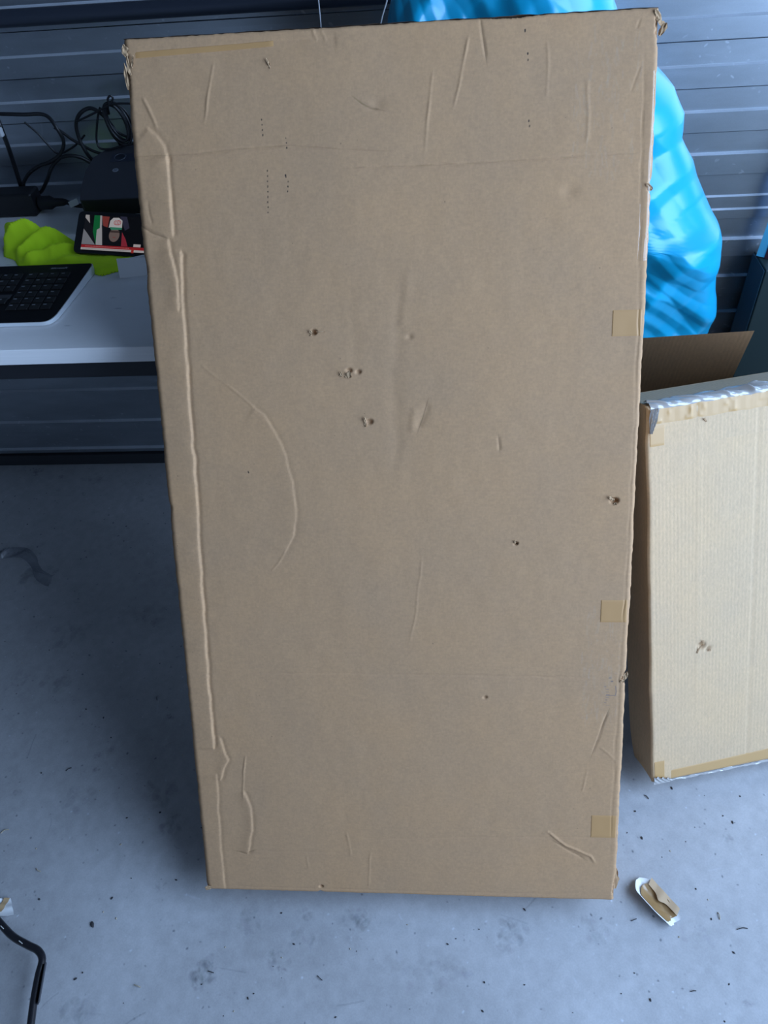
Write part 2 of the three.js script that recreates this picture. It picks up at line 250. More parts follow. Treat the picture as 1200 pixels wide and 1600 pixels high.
// ---------------------------------------------------------------- cardboard
const kraftPix = (x, y, sx = 1, sy = 1) => {
  const f = fbm(x / (7 * sx), y / (3.2 * sy), 3) - 0.5, g = fbm(x / 3 + 90, y / 6, 2) - 0.5, b = fbm(x / 120 + 7, y / 120, 4) - 0.5, h = hash(x, y) - 0.5;
  const k = 1 + f * 0.07 + g * 0.06 + b * 0.05 + h * 0.03;
  return [k, k * (1 - 0.02 * b), k * (1 - 0.06 * b - 0.02 * f)];
};
const KR = [177, 139, 102];
const BW = 0.6489, BL = 1.232, BT = 0.0915, LEAN = 31.292 * D;
const faceMap = canvasTex(1024, 2048, (ctx, w, h) => {
  fill(ctx, w, h, (x, y) => { const k = kraftPix(x, y); return [KR[0] * k[0], KR[1] * k[1], KR[2] * k[2]]; });
  const X = (u) => u / BW * w, Y = (v) => (1 - v / BL) * h, r0 = seed; seed = 5;
  ctx.lineCap = 'round';
  for (const [kind, hh, ww, ff, pts] of CREASES) { // worn, browned paper along the old fold lines
    if (kind !== 'ridge' || hh > -0.0009) continue;
    for (let k = 0; k + 1 < pts.length; k++) for (let j = 0; j < 26; j++) {
      const t = rnd(), u = pts[k][0] + (pts[k + 1][0] - pts[k][0]) * t, v = pts[k][1] + (pts[k + 1][1] - pts[k][1]) * t;
      ctx.strokeStyle = `rgba(140,108,74,${rr(0.03, 0.16).toFixed(3)})`; ctx.lineWidth = rr(0.8, 2.6);
      const a = Math.atan2(-(pts[k + 1][1] - pts[k][1]), pts[k + 1][0] - pts[k][0]), l = rr(3, 16);
      ctx.beginPath(); ctx.moveTo(X(u) - Math.cos(a) * l, Y(v) - Math.sin(a) * l + rr(-1.5, 1.5)); ctx.lineTo(X(u) + Math.cos(a) * l, Y(v) + Math.sin(a) * l + rr(-1.5, 1.5)); ctx.stroke();
    }
  }
  for (const [a, b] of PEN_MARKS) { // row of dark needle-like pen dots
    const n = Math.max(1, Math.round(Math.hypot(b[0] - a[0], b[1] - a[1]) / 0.0062));
    for (let k = 0; k <= n; k++) { ctx.fillStyle = `rgba(38,30,24,${rr(0.55, 0.95).toFixed(2)})`; ctx.beginPath(); ctx.ellipse(X(a[0] + (b[0] - a[0]) * k / n) + rr(-0.6, 0.6), Y(a[1] + (b[1] - a[1]) * k / n), rr(0.9, 1.5), rr(1.4, 2.8), 0.1, 0, 6.3); ctx.fill(); }
  }
  for (let k = 0; k < 70; k++) { ctx.fillStyle = `rgba(64,50,38,${rr(0.1, 0.5).toFixed(2)})`; ctx.beginPath(); ctx.arc(rr(0, w), rr(0, h), rr(0.5, 1.3), 0, 6.3); ctx.fill(); }
  for (let k = 0; k < 340; k++) { // rubbed dusty patches near the right edge and top
    const top = rnd() < 0.5, u = top ? rr(0.55, 0.63) : rr(0.585, 0.64), v = top ? rr(1.05, 1.2) : rr(0.3, 0.48);
    ctx.strokeStyle = `rgba(172,168,166,${rr(0.02, 0.09).toFixed(3)})`; ctx.lineWidth = rr(1, 5); ctx.beginPath(); ctx.moveTo(X(u), Y(v)); ctx.lineTo(X(u) + rr(-4, 4), Y(v) + rr(-30, 30)); ctx.stroke();
  }
  { // ghost of a grey-blue printed stamp
    const [u, v] = STAMP; ctx.strokeStyle = 'rgba(78,80,96,0.55)'; ctx.lineWidth = 1.6;
    ctx.beginPath(); ctx.moveTo(X(u + 0.010), Y(v + 0.013)); ctx.lineTo(X(u + 0.0112), Y(v + 0.004)); ctx.lineTo(X(u + 0.0105), Y(v - 0.002)); ctx.lineTo(X(u - 0.003), Y(v - 0.002)); ctx.stroke();
    for (let k = 0; k < 8; k++) { ctx.fillStyle = `rgba(84,86,102,${rr(0.2, 0.5).toFixed(2)})`; ctx.fillRect(X(u - 0.006 + rr(0, 0.004)), Y(v + 0.012 - k * 0.0042), rr(4, 9), 1.6); }
    ctx.fillStyle = 'rgba(74,76,90,0.5)'; ctx.fillRect(X(u + 0.003), Y(v + 0.021), 6, 3); ctx.fillRect(X(u), Y(v + 0.026), 6, 2);
  }
  seed = r0;
});
faceMap.wrapS = faceMap.wrapT = THREE.ClampToEdgeWrapping;
const kraftTile = canvasTex(1024, 1024, (ctx, w, h) => fill(ctx, w, h, (x, y) => { const k = kraftPix(x, y, 0.5, 3), fl = 1 + 0.018 * Math.sin(x * 0.62) * (0.5 + vn(x / 40, y / 200)); return [KR[0] * k[0] * fl, KR[1] * k[1] * fl, KR[2] * k[2] * fl]; }));
const paleTile = canvasTex(1024, 1024, (ctx, w, h) => fill(ctx, w, h, (x, y) => { const k = kraftPix(x, y, 0.5, 3), fl = 1 + 0.016 * Math.sin(x * 0.62) * (0.5 + vn(x / 40, y / 200)); return [202 * k[0] * fl, 172 * k[1] * fl, 136 * k[2] * fl]; }));
const faceMat = std({ map: faceMap, roughness: 0.82, bumpMap: faceMap, bumpScale: 0.0002 });
const kraftMat = std({ map: kraftTile, roughness: 0.85, bumpMap: kraftTile, bumpScale: 0.0007 });
const paleMat = std({ map: paleTile, roughness: 0.85, bumpMap: paleTile, bumpScale: 0.0007 });
const tornMat = std({ color: rgb(0.42, 0.27, 0.15), roughness: 0.95, side: THREE.DoubleSide });
const tapeMat = phy({ color: rgb(0.47, 0.255, 0.098), roughness: 0.55, clearcoat: 0.08, clearcoatRoughness: 0.4 }), paleTapeMat = phy({ color: rgb(0.52, 0.31, 0.125), roughness: 0.45, clearcoat: 0.12, clearcoatRoughness: 0.25 });
function uvBox(x0, x1, y0, y1, z0, z1, r) { // kraft texture at 0.6 m a tile
  const g = box(x0, x1, y0, y1, z0, z1, r), p = g.attributes.position, n = g.attributes.normal, u = g.attributes.uv;
  for (let i = 0; i < p.count; i++) { const ax = Math.abs(n.getX(i)), ay = Math.abs(n.getY(i)); u.setXY(i, (ax > 0.7 ? p.getZ(i) : p.getX(i)) / 0.6, (ay > 0.7 ? p.getZ(i) : p.getY(i)) / 0.6); }
  return g;
}
const prepared = CREASES.map(([kind, h, w, f, pts]) => {
  const pad = Math.max(w * 3, f * 2.2);
  return { kind, h, w, f, pts, x0: Math.min(...pts.map((p) => p[0])) - pad, x1: Math.max(...pts.map((p) => p[0])) + pad, y0: Math.min(...pts.map((p) => p[1])) - pad, y1: Math.max(...pts.map((p) => p[1])) + pad };
});
function faceHeight(u, v) { // relief of the big face, metres
  let z = 0.0016 * (fbm(u * 7 + 3, v * 5, 2) - 0.5) + 0.0005 * (fbm(u * 40, v * 30 + 9, 2) - 0.5);
  const jit = 0.0007 * (vn(u * 260, v * 260) - 0.5);
  for (const c of prepared) {
    if (u < c.x0 || u > c.x1 || v < c.y0 || v > c.y1) continue;
    let best = 1e9, side = 1, end = 0, along = 0;
    const wu = u + 0.0026 * (vn(v * 55 + c.h * 9e3, 1.7) - 0.5), wv = v + 0.0026 * (vn(u * 55 + c.w * 9e3, 8.3) - 0.5), n = c.pts.length - 1;
    for (let k = 0; k < n; k++) {
      const [ax, ay] = c.pts[k], [bx, by] = c.pts[k + 1], dx = bx - ax, dy = by - ay, l2 = dx * dx + dy * dy, t0 = ((wu - ax) * dx + (wv - ay) * dy) / l2, t = clamp(t0);
      const ex = wu - ax - dx * t, ey = wv - ay - dy * t, d = ex * ex + ey * ey;
      if (d < best) { best = d; side = dx * ey - dy * ex; along = (k + t) / n; end = (k === 0 && t0 < 0) || (k + 1 === n && t0 > 1) ? Math.sqrt(t0 < 0 ? t0 * t0 * l2 : (t0 - 1) * (t0 - 1) * l2) : 0; }
    }
    const d = Math.sqrt(best), vary = 0.35 + 0.95 * vn(u * 45 + 3, v * 45);
    if (c.kind === 'ridge') z += c.h * 0.8 * vary * sm(0, 0.18, along) * sm(1, 0.82, along) * Math.exp(-((d / (c.w * (c.w < 0.004 ? 0.62 : 1))) ** 2));
    else { const s = (side > 0 ? -1 : 1) * d + jit, fade = Math.exp(-((end / 0.004) ** 2)); z += (c.h * 0.62 * sm(-0.0011, 0.0003, s) * Math.exp(-((Math.max(0, s) / c.f) ** 2)) - 0.3 * Math.abs(c.h) * Math.exp(-(((s + 0.0024) / 0.003) ** 2))) * fade * (0.6 + 0.5 * vary); }
  }
  for (const [x, y, h, w] of DENTS) { const d = Math.hypot(u - x, (v - y) * 1.3); if (d < w * 2.5) z += h * Math.exp(-((d / w) ** (h > -0.002 ? 2 : 4))); }
  return z;
}
{
  const g = thing('leaning_carton', 'tall flat brown cardboard carton leaning against the desk', 'cardboard box', [-0.3911, 0.0475, -0.4248]);
  g.rotation.x = -LEAN;
  // nicks where the rim is torn: side, place along it, depth, half length
  const nicks = [['r', 1.037, 0.006, 0.006], ['r', 0.378, 0.007, 0.007], ['r', 1.215, 0.005, 0.02], ['r', 0.02, 0.004, 0.02], ['l', 0.96, 0.003, 0.01], ['l', 0.635, 0.003, 0.012], ['l', 1.2, 0.004, 0.03], ['b', 0.187, 0.003, 0.004], ['t', 0.48, 0.002, 0.03]];
  const nick = (side, s) => { let d = 0; for (const [k, at, dep, half] of nicks) if (k === side) d += dep * Math.exp(-(((s - at) / half) ** 2)) * (0.7 + 0.6 * vn(s * 900, 3)); return d; };
  const R = 0.006, NU = 470, NV = 890;
  const ease = (a) => { const e = 0.022; return a < e ? a * a / e * 0.5 + a * 0.5 : a > 1 - e ? 1 - ((1 - a) ** 2 / e * 0.5 + (1 - a) * 0.5) : a; };
  const face = surface(NU, NV, (a, b) => {
    const u = ease(a) * BW, v = ease(b) * BL, l = u, r = BW - u, bo = v, to = BL - v;
    const rnd1 = (d, q) => { const x = clamp(1 - d / q); return q * (1 - Math.sqrt(Math.max(0, 1 - x * x * 0.999))); };
    let z = faceHeight(u, v) * clamp(Math.min(l, r, bo, to) / 0.004) - rnd1(l, 0.009) - rnd1(r, R) - rnd1(bo, R) - rnd1(to, 0.004);
    const wl = Math.exp(-l / 0.006), wr = Math.exp(-r / 0.006), wb = Math.exp(-bo / 0.005), wt = Math.exp(-to / 0.005);
    const wav = (s, o) => 0.0022 * (fbm(s * 16 + o, o, 3) - 0.5) + 0.0012 * (vn(s * 160, o) - 0.5);
    const x = u + wl * (nick('l', v) + wav(v, 11)) - wr * (nick('r', v) + wav(v, 23)), y = v + wb * (nick('b', u) + wav(u, 31) * 0.6) - wt * (nick('t', u) + wav(u, 47) * 0.7);
    return [x, y, z, u / BW, v / BL];
  });
  mesh('front_panel', face, faceMat, g);
  mesh('side_panel', uvBox(0.002, 0.006, 0.002, BL - 0.002, -BT + 0.003, -0.006), kraftMat, g);
  mesh('side_panel', uvBox(BW - 0.006, BW - 0.002, 0.002, BL - 0.002, -BT + 0.003, -0.005), kraftMat, g);
  mesh('top_flap', uvBox(0.006, BW - 0.006, BL - 0.007, BL - 0.002, -BT + 0.003, -0.0035), kraftMat, g);
  mesh('bottom_flap', uvBox(0.006, BW - 0.006, 0.002, 0.006, -BT + 0.003, -0.005), kraftMat, g);
  mesh('back_panel', uvBox(0.001, BW - 0.001, 0.001, BL - 0.001, -BT, -BT + 0.004), kraftMat, g);
  mesh('edge_lining', surface(200, 1, (a, b) => [a * (BW - 0.004) + 0.002, BL + 0.0008 + 0.0012 * (vn(a * 60, 2) - 0.5), -0.0035 - b * 0.012]), std({ color: rgb(0.20, 0.13, 0.085), roughness: 0.9, side: THREE.DoubleSide }), g);
  const names = ['brown tape patch'];
  for (const [k, [u0, v0, u1, v1]] of TAPES.entries()) {
    const slant = k === 3 ? [1.2185, 1.2125] : null, u2 = k === 3 ? u1 : BW - 0.0035;
    const t = mesh('tape', surface(40, 16, (a, b) => {
      const u = u0 + (u2 - u0) * a, vv = slant ? (1.2095 + 0.0045 * a) + (0.0075 - 0.001 * a) * b : v0 + (v1 - v0) * b, e = Math.min(a, 1 - a, b, 1 - b) <= 0 ? -0.0004 : 0.0004, r = BW - u;
      const x = clamp(1 - r / R), drop = R * (1 - Math.sqrt(Math.max(0, 1 - x * x * 0.999)));
      return [u + 0.0006 * (vn(vv * 700, 9) - 0.5) * (1 - a), vv, faceHeight(u, vv) * clamp(r / 0.004) - drop + e];
    }), tapeMat, g);
    t.userData.label = k === 3 ? 'brown tape strip along the top edge' : names[0];
  }
  // long clear tape over the right rim: thin glossy film
  mesh('clear_tape', surface(10, 300, (a, b) => {
    const v = 0.95 + b * 0.215, u = BW - 0.0135 + a * 0.0115, r = BW - u, x = clamp(1 - r / R), drop = R * (1 - Math.sqrt(Math.max(0, 1 - x * x * 0.999)));
    return [u, v, faceHeight(u, v) * clamp(r / 0.004) - drop + 0.0006 + 0.0005 * tri(v * 9 + a)];
  }), phy({ color: rgb(1, 1, 1), roughness: 0.08, transmission: 1, thickness: 0, ior: 1.4, side: THREE.DoubleSide }), g).userData.label = 'clear glossy tape over the right rim';
  // frayed, torn bits of paper at rim and corners
  const shred = (x, y, z, w, h, turn, lift, s) => {
    const m = mesh('torn_flap', surface(9, 12, (a, b) => {
      const e = 0.25 + 0.75 * Math.sin(Math.PI * clamp(b * 0.9 + 0.1)), q = (a - 0.5) * w * e * (0.7 + 0.6 * vn(b * 6, s)), yy = (b - 0.5) * h;
      return [q * Math.cos(turn) - yy * Math.sin(turn), q * Math.sin(turn) + yy * Math.cos(turn), lift * (b * b + 0.35 * (tri(a * 1.5 + b * 1.2 + s) - 0.5)) + 0.002 * (vn(a * 5 + s, b * 5) - 0.5)];
    }), tornMat, g); m.position.set(x, y, z); return m;
  };
  shred(0.004, 1.219, -0.0015, 0.008, 0.014, 0.2, 0.002, 1); shred(0.0065, 1.203, -0.0005, 0.004, 0.024, 0.1, 0.0015, 2); shred(0.0125, 1.206, 0.0004, 0.003, 0.014, -0.25, 0.002, 3); shred(0.0025, 1.19, -0.001, 0.005, 0.03, 0.05, 0.002, 23);
  shred(BW - 0.003, 1.223, -0.002, 0.009, 0.014, 0.5, 0.005, 4); shred(BW + 0.004, 1.209, -0.006, 0.009, 0.013, -0.6, 0.006, 5); shred(BW + 0.002, 1.215, -0.004, 0.007, 0.010, 1.2, 0.005, 6);
  shred(BW - 0.003, 1.036, -0.001, 0.006, 0.010, 0.7, 0.004, 7); shred(BW - 0.001, 0.383, -0.002, 0.006, 0.014, -0.2, 0.003, 8); shred(BW - 0.006, 0.374, 0.0, 0.009, 0.005, 0.9, 0.002, 9);
  shred(BW + 0.003, 0.028, -0.016, 0.010, 0.034, -0.08, -0.004, 10); shred(0.004, 0.006, 0.0, 0.013, 0.009, 0.3, 0.003, 11);
  // punctures: little lifted corners of paper beside the dents
  shred(0.2176, 0.8735, 0.0005, 0.004, 0.008, 0.1, 0.003, 12); shred(0.231, 0.8745, 0.0003, 0.0016, 0.012, 1.55, 0.002, 13);
  shred(0.2655, 0.8180, 0.0005, 0.009, 0.010, -0.4, 0.004, 14); shred(0.2555, 0.8185, 0.0005, 0.004, 0.007, 0, 0.003, 15); shred(0.2855, 0.7545, 0.0005, 0.0026, 0.014, 0.05, 0.003, 16);
  shred(0.6165, 0.6440, 0.0005, 0.005, 0.010, 0.9, 0.004, 17); shred(0.6215, 0.6365, 0.0003, 0.005, 0.006, -0.5, 0.003, 18); shred(0.4880, 0.5835, 0.0003, 0.003, 0.005, 0.2, 0.002, 19);
  shred(0.182, 1.1955, 0.0005, 0.003, 0.012, 0.35, 0.002, 20);
}

// the second, shorter carton leaning at the right, wrapped with tape and film along its edges
{
  const w = 0.72, L = 0.665, t = 0.095;
  const g = thing('taped_carton', 'pale brown carton with shiny film-taped top edge, leaning at right', 'cardboard box', [0.353, 0.0415, -0.62]);
  g.rotation.order = 'YXZ'; g.rotation.set(-25.5 * D, 12.65 * D, 0);
  const bow = (u, v) => 0.0018 * (fbm(u * 9, v * 6 + 4, 3) - 0.5) + 0.0003 * Math.exp(-(((u - 0.08) / 0.003) ** 2)) * sm(0.05, 0.2, v) - 0.0008 * Math.exp(-(((u - 0.172) / 0.002) ** 2)) - 0.006 * Math.exp(-((Math.hypot(u - 0.086, v - 0.255) / 0.006) ** 4)) - 0.003 * Math.exp(-((Math.hypot(u - 0.098, v - 0.248) / 0.004) ** 4));
  const edge = (d, q) => { const x = clamp(1 - d / q); return q * (1 - Math.sqrt(Math.max(0, 1 - x * x * 0.999))); };
  const hgt = (u, v) => bow(u, v) * clamp(Math.min(u, w - u, v, L - v) / 0.006) - edge(u, 0.0045) - edge(w - u, 0.006) - edge(v, 0.006) - edge(L - v, 0.006);
  const ease = (a) => { const e = 0.03; return a < e ? a * a / e * 0.5 + a * 0.5 : a > 1 - e ? 1 - ((1 - a) ** 2 / e * 0.5 + (1 - a) * 0.5) : a; };
  mesh('front_panel', surface(240, 240, (a, b) => { const u = ease(a) * w, v = ease(b) * L; return [u + Math.exp(-u / 0.006) * 0.005 * (fbm(v * 12, 4, 3) - 0.5), v, hgt(u, v), u / 0.6, v / 0.6]; }), paleMat, g);
  mesh('side_panel', surface(30, 60, (a, b) => { // left side, its lower back corner crushed round
    const v = b * L, back = -t + 0.02 * Math.exp(-v / 0.035), z = -0.007 + (back + 0.007) * a; return [0.0015 + 0.003 * Math.sin(a * 3.1) * fbm(v * 5, 2), v + 0.001, z, z / 0.6, v / 0.6];
  }).toNonIndexed(), paleMat, g).material.side = THREE.DoubleSide;
  mesh('side_panel', uvBox(w - 0.006, w - 0.001, 0.002, L - 0.002, -t + 0.003, -0.006), paleMat, g);
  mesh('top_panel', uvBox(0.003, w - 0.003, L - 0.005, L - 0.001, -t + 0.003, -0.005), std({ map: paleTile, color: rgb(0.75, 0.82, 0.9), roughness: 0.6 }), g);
  mesh('bottom_panel', uvBox(0.005, w - 0.005, 0.001, 0.005, -t + 0.02, -0.006), paleMat, g);
  mesh('back_panel', uvBox(0.003, w - 0.002, 0.075, L - 0.001, -t, -t + 0.004), paleMat, g);
  const film = phy({ color: rgb(0.42, 0.40, 0.38), roughness: 0.15, clearcoat: 1, clearcoatRoughness: 0.06, side: THREE.DoubleSide });
  const wrap = (s) => { // along the rim: s < 0 down the front, s > 0 back over the top
    const r = 0.006; if (s < -r * 0.78) return [L - r + (s + r * 0.78), 0]; if (s > r * 0.78) return [L, -r - (s - r * 0.78)];
    const a = (s / (r * 0.78) + 1) * Math.PI / 4; return [L - r + r * Math.sin(a), -r + r * Math.cos(a)];
  };
  const rim = (name, s0, s1, crumple, mat) => mesh(name, surface(620, 26, (a, b) => {
    const u = 0.006 + a * (w - 0.008), s = s0 + (s1 - s0) * b + 0.0016 * (vn(u * 90, 8 + s0) - 0.5), [y, z] = wrap(s), top = sm(-0.006, 0.008, s), k = crumple(u, s) * Math.min(1, 6 * Math.min(b, 1 - b) + 0.2);
    return [u, y + k * top + 0.0006 * top, z + k * (0.5 * top + (1 - top)) + 0.0005 * (1 - top)];
  }), mat, g);
  rim('tape', -0.026, 0.0, (u, s) => 0.0012 * Math.pow(vn(u * 150, s * 90), 4) + 0.0003 * tri(u * 60), paleTapeMat).userData.label = 'tan tape along the top edge';
  rim('film_tape', -0.004, 0.026, (u, s) => 0.0010 + 0.0065 * Math.pow(tri(u * 21 + s * 30 + 0.7 * vn(u * 11, 3)), 2.5) * (0.4 + vn(u * 30, 5)) + 0.002 * tri(u * 53 + s * 60 + vn(u * 20, s * 60)), film).userData.label = 'crumpled shiny clear film over the top edge';
  mesh('film_tuft', surface(20, 24, (a, b) => [0.003 + a * 0.016 * (1 - 0.7 * b), L - 0.004 - b * 0.036, 0.001 + 0.006 * Math.pow(tri(a * 2.6 + b * 0.8), 2) * (1 - b * 0.6)]), film, g);
  const tape = (u0, u1, v0, v1) => mesh('tape', surface(60, 10, (a, b) => { const u = u0 + (u1 - u0) * a, v = v0(a) + (v1(a) - v0(a)) * b, e = Math.min(a, 1 - a, b, 1 - b) <= 0 ? -0.0005 : 0.0005; return [u, v, hgt(u, v) + e]; }), paleTapeMat, g);
  tape(0.004, 0.026, () => L - 0.062, () => L - 0.028); tape(0.004, 0.022, () => 0.004, () => 0.046); tape(0.028, 0.7, () => 0.002, (a) => 0.022 + 0.006 * Math.min(1, a * 3));
  mesh('film_tuft', surface(24, 14, (a, b) => [0.002 + a * 0.03, -0.002 + b * 0.018 * (1 - 0.5 * a), 0.001 + 0.005 * tri(a * 3.3 + b * 1.7) * b]), film, g);
  mesh('film_strip', surface(300, 4, (a, b) => [0.02 + a * 0.68, 0.001 - 0.004 * b + 0.002 * (vn(a * 80, b) - 0.5), -0.002 + 0.0014 * vn(a * 90, b * 3)]), film, g);
  const tear = (x, y, ww, hh, r) => { const m = mesh('torn_flap', surface(6, 8, (a, b) => [(a - 0.5) * ww * Math.sin(0.4 + b * 2.3), (b - 0.5) * hh, 0.003 * b * b + 0.001 * tri(a * 2 + b)]), tornMat, g); m.position.set(x, y, 0.0005); m.rotation.z = r; };
  tear(0.082, 0.252, 0.003, 0.018, -0.4); tear(0.089, 0.262, 0.003, 0.012, 0.4); tear(0.1, 0.246, 0.005, 0.006, 0.2); tear(0.088, 0.633, 0.003, 0.008, 0.6);
}

// ---------------------------------------------------------------- desk and the things on it
const DT = 0.735; // desk top
{
  const white = std({ color: rgb(0.92, 0.92, 0.92), roughness: 0.5 }), black = std({ color: rgb(0.018, 0.020, 0.026), roughness: 0.5, metalness: 0.3 });
  const speck = canvasTex(512, 512, (ctx, w, h) => { fill(ctx, w, h, (x, y) => { const k = 1 + 0.03 * (fbm(x / 30, y / 30, 3) - 0.5); return [246 * k, 246 * k, 247 * k]; }); const r0 = seed; seed = 3; for (let k = 0; k < 60; k++) { ctx.fillStyle = `rgba(90,95,105,${rr(0.1, 0.5).toFixed(2)})`; ctx.beginPath(); ctx.arc(rr(0, w), rr(0, h), rr(0.6, 1.8), 0, 6.3); ctx.fill(); } seed = r0; });
  white.map = speck;
  const g = thing('desk', 'white desk with a dark under-frame behind the leaning carton', 'desk', [-0.65, 0, -1.21]);
  const X0 = -0.85, X1 = 0.83, Z0 = -0.24, Z1 = 0.262;
  mesh('table_top', box(X0, X1, DT - 0.0265, DT, Z0, Z1, 0.0015), white, g);
  mesh('front_rail', box(X0 + 0.03, X1 - 0.03, DT - 0.067, DT - 0.0265, Z1 - 0.045, Z1 - 0.02, 0.003), black, g);
  mesh('rear_rail', box(X0 + 0.03, X1 - 0.03, DT - 0.067, DT - 0.0265, Z0 + 0.02, Z0 + 0.045, 0.003), black, g);
  for (const x of [X0 + 0.05, X1 - 0.09]) for (const z of [Z0 + 0.02, Z1 - 0.06]) mesh('leg', box(x, x + 0.04, 0, DT - 0.0665, z, z + 0.04, 0.003), black, g);
}
// keyboard: white body with a black glossy deck; the right side curves in towards the front
{
  const g = thing('keyboard', 'black computer keyboard with a white rim near the desk edge', 'keyboard', [-0.815, DT, -1.096]);
  const outline = (inset) => { // x, z (front is +z) of the right half, mirrored
    const s = new THREE.Shape(), r = 0.225 - inset, f = 0.084 - inset, b = 0.084 - inset;
    s.moveTo(-r + 0.014, -f); s.lineTo(r - 0.026, -f); s.bezierCurveTo(r - 0.012, -f, r - 0.008, -f + 0.008, r - 0.005, -f + 0.022); s.bezierCurveTo(r - 0.003, -f + 0.04, r, -f + 0.06, r + 0.008, b - 0.007); s.quadraticCurveTo(r + 0.009, b, r + 0.001, b);
    s.lineTo(-r - 0.001, b); s.quadraticCurveTo(-r - 0.009, b, -r - 0.008, b - 0.007); s.bezierCurveTo(-r, -f + 0.06, -r + 0.003, -f + 0.04, -r + 0.005, -f + 0.022); s.bezierCurveTo(-r + 0.006, -f + 0.006, -r + 0.008, -f, -r + 0.014, -f); return s;
  };
  const slab = (inset, y0, y1) => { // extruded and tilted: higher at the back
    const e = new THREE.ExtrudeGeometry(outline(inset), { depth: 1, bevelEnabled: false, curveSegments: 12 }), p = e.attributes.position;
    for (let i = 0; i < p.count; i++) { const x = p.getX(i), y = p.getY(i), k = p.getZ(i), z = -y, lift = 0.008 * (0.084 - z) / 0.168; p.setXYZ(i, x, k > 0.5 ? y1 + lift : y0 + (y0 > 0.003 ? lift : 0), z); }
    e.computeVertexNormals(); return e;
  };
  mesh('body', slab(0, 0.001, 0.0068), std({ color: rgb(0.70, 0.74, 0.78), roughness: 0.35 }), g);
  mesh('deck', slab(0.0012, 0.0062, 0.0078), phy({ color: rgb(0.004, 0.004, 0.005), roughness: 0.35, specularIntensity: 0.4 }), g).userData.label = 'glossy black deck';
  const keyMat = std({ color: rgb(0.006, 0.006, 0.007), roughness: 0.6 }), plainMat = std({ color: rgb(0.035, 0.037, 0.042), roughness: 0.5 });
  const legendTex = canvasTex(64, 64, (c, w, h) => { c.fillStyle = '#0d0d0f'; c.fillRect(0, 0, w, h); c.fillStyle = '#777b82'; c.fillRect(16, 14, 18, 7); });
  const lift = (z) => 0.008 * (0.084 - z) / 0.168;
  const keyGeo = new RoundedBoxGeometry(0.0165, 0.0034, 0.0155, 2, 0.0012), capMat = std({ color: rgb(0.006, 0.006, 0.007), roughness: 0.55 });
  const legendMat = std({ color: rgb(0.16, 0.17, 0.19), roughness: 0.6 }), legendGeo = new THREE.BoxGeometry(0.005, 0.0003, 0.0022);
  const rows = [-0.048, -0.030, -0.012, 0.006, 0.024, 0.042];
  const cols = []; for (let k = 0; k < 15; k++) cols.push(-0.205 + k * 0.0185); for (let k = 0; k < 3; k++) cols.push(0.078 + k * 0.0185); for (let k = 0; k < 4; k++) cols.push(0.140 + k * 0.0185);
  rows.forEach((z, j) => cols.forEach((x, i) => {
    if (i >= 15 && i < 18 && (j === 3 || j === 5)) return;
    if (j === 5 && i > 3 && i < 10 && i !== 6) return;
    const k = mesh('key', keyGeo, j % 2 ? keyMat : capMat, g); k.position.set(x, 0.0080 + lift(z), z); k.rotation.x = 0.0476;
    if (!(j === 5 && i < 15)) { const l = mesh('key_legend', legendGeo, legendMat, k); l.position.set(-0.003, 0.0018, -0.003); }
  }));
  mesh('key_divider', box(0.062, 0.126, 0.0, 0.0006, -0.007, 0.007), plainMat, g).position.set(0, 0.0080 + lift(0.006), 0.013);
  for (const x of [0.0685, 0.1315]) { const d = mesh('key_divider', new THREE.BoxGeometry(0.0016, 0.001, 0.105), plainMat, g); d.position.set(x, 0.0080 + lift(0), -0.003); d.rotation.x = 0.0476; }
  const logo = canvasTex(256, 64, (c, w, h) => { c.fillStyle = '#020203'; c.fillRect(0, 0, w, h); c.fillStyle = '#b9bdc4'; c.font = 'bold italic 46px sans-serif'; c.textAlign = 'center'; c.textBaseline = 'middle'; c.fillText('Microsoft', w / 2, h / 2, 236); });
  const lg = mesh('lettering', new THREE.PlaneGeometry(0.034, 0.0085).rotateX(-Math.PI / 2), std({ map: logo, roughness: 0.5 }), g); lg.position.set(0.178, 0.0082 + lift(-0.068), -0.0705); lg.rotation.x = 0.0476;
}
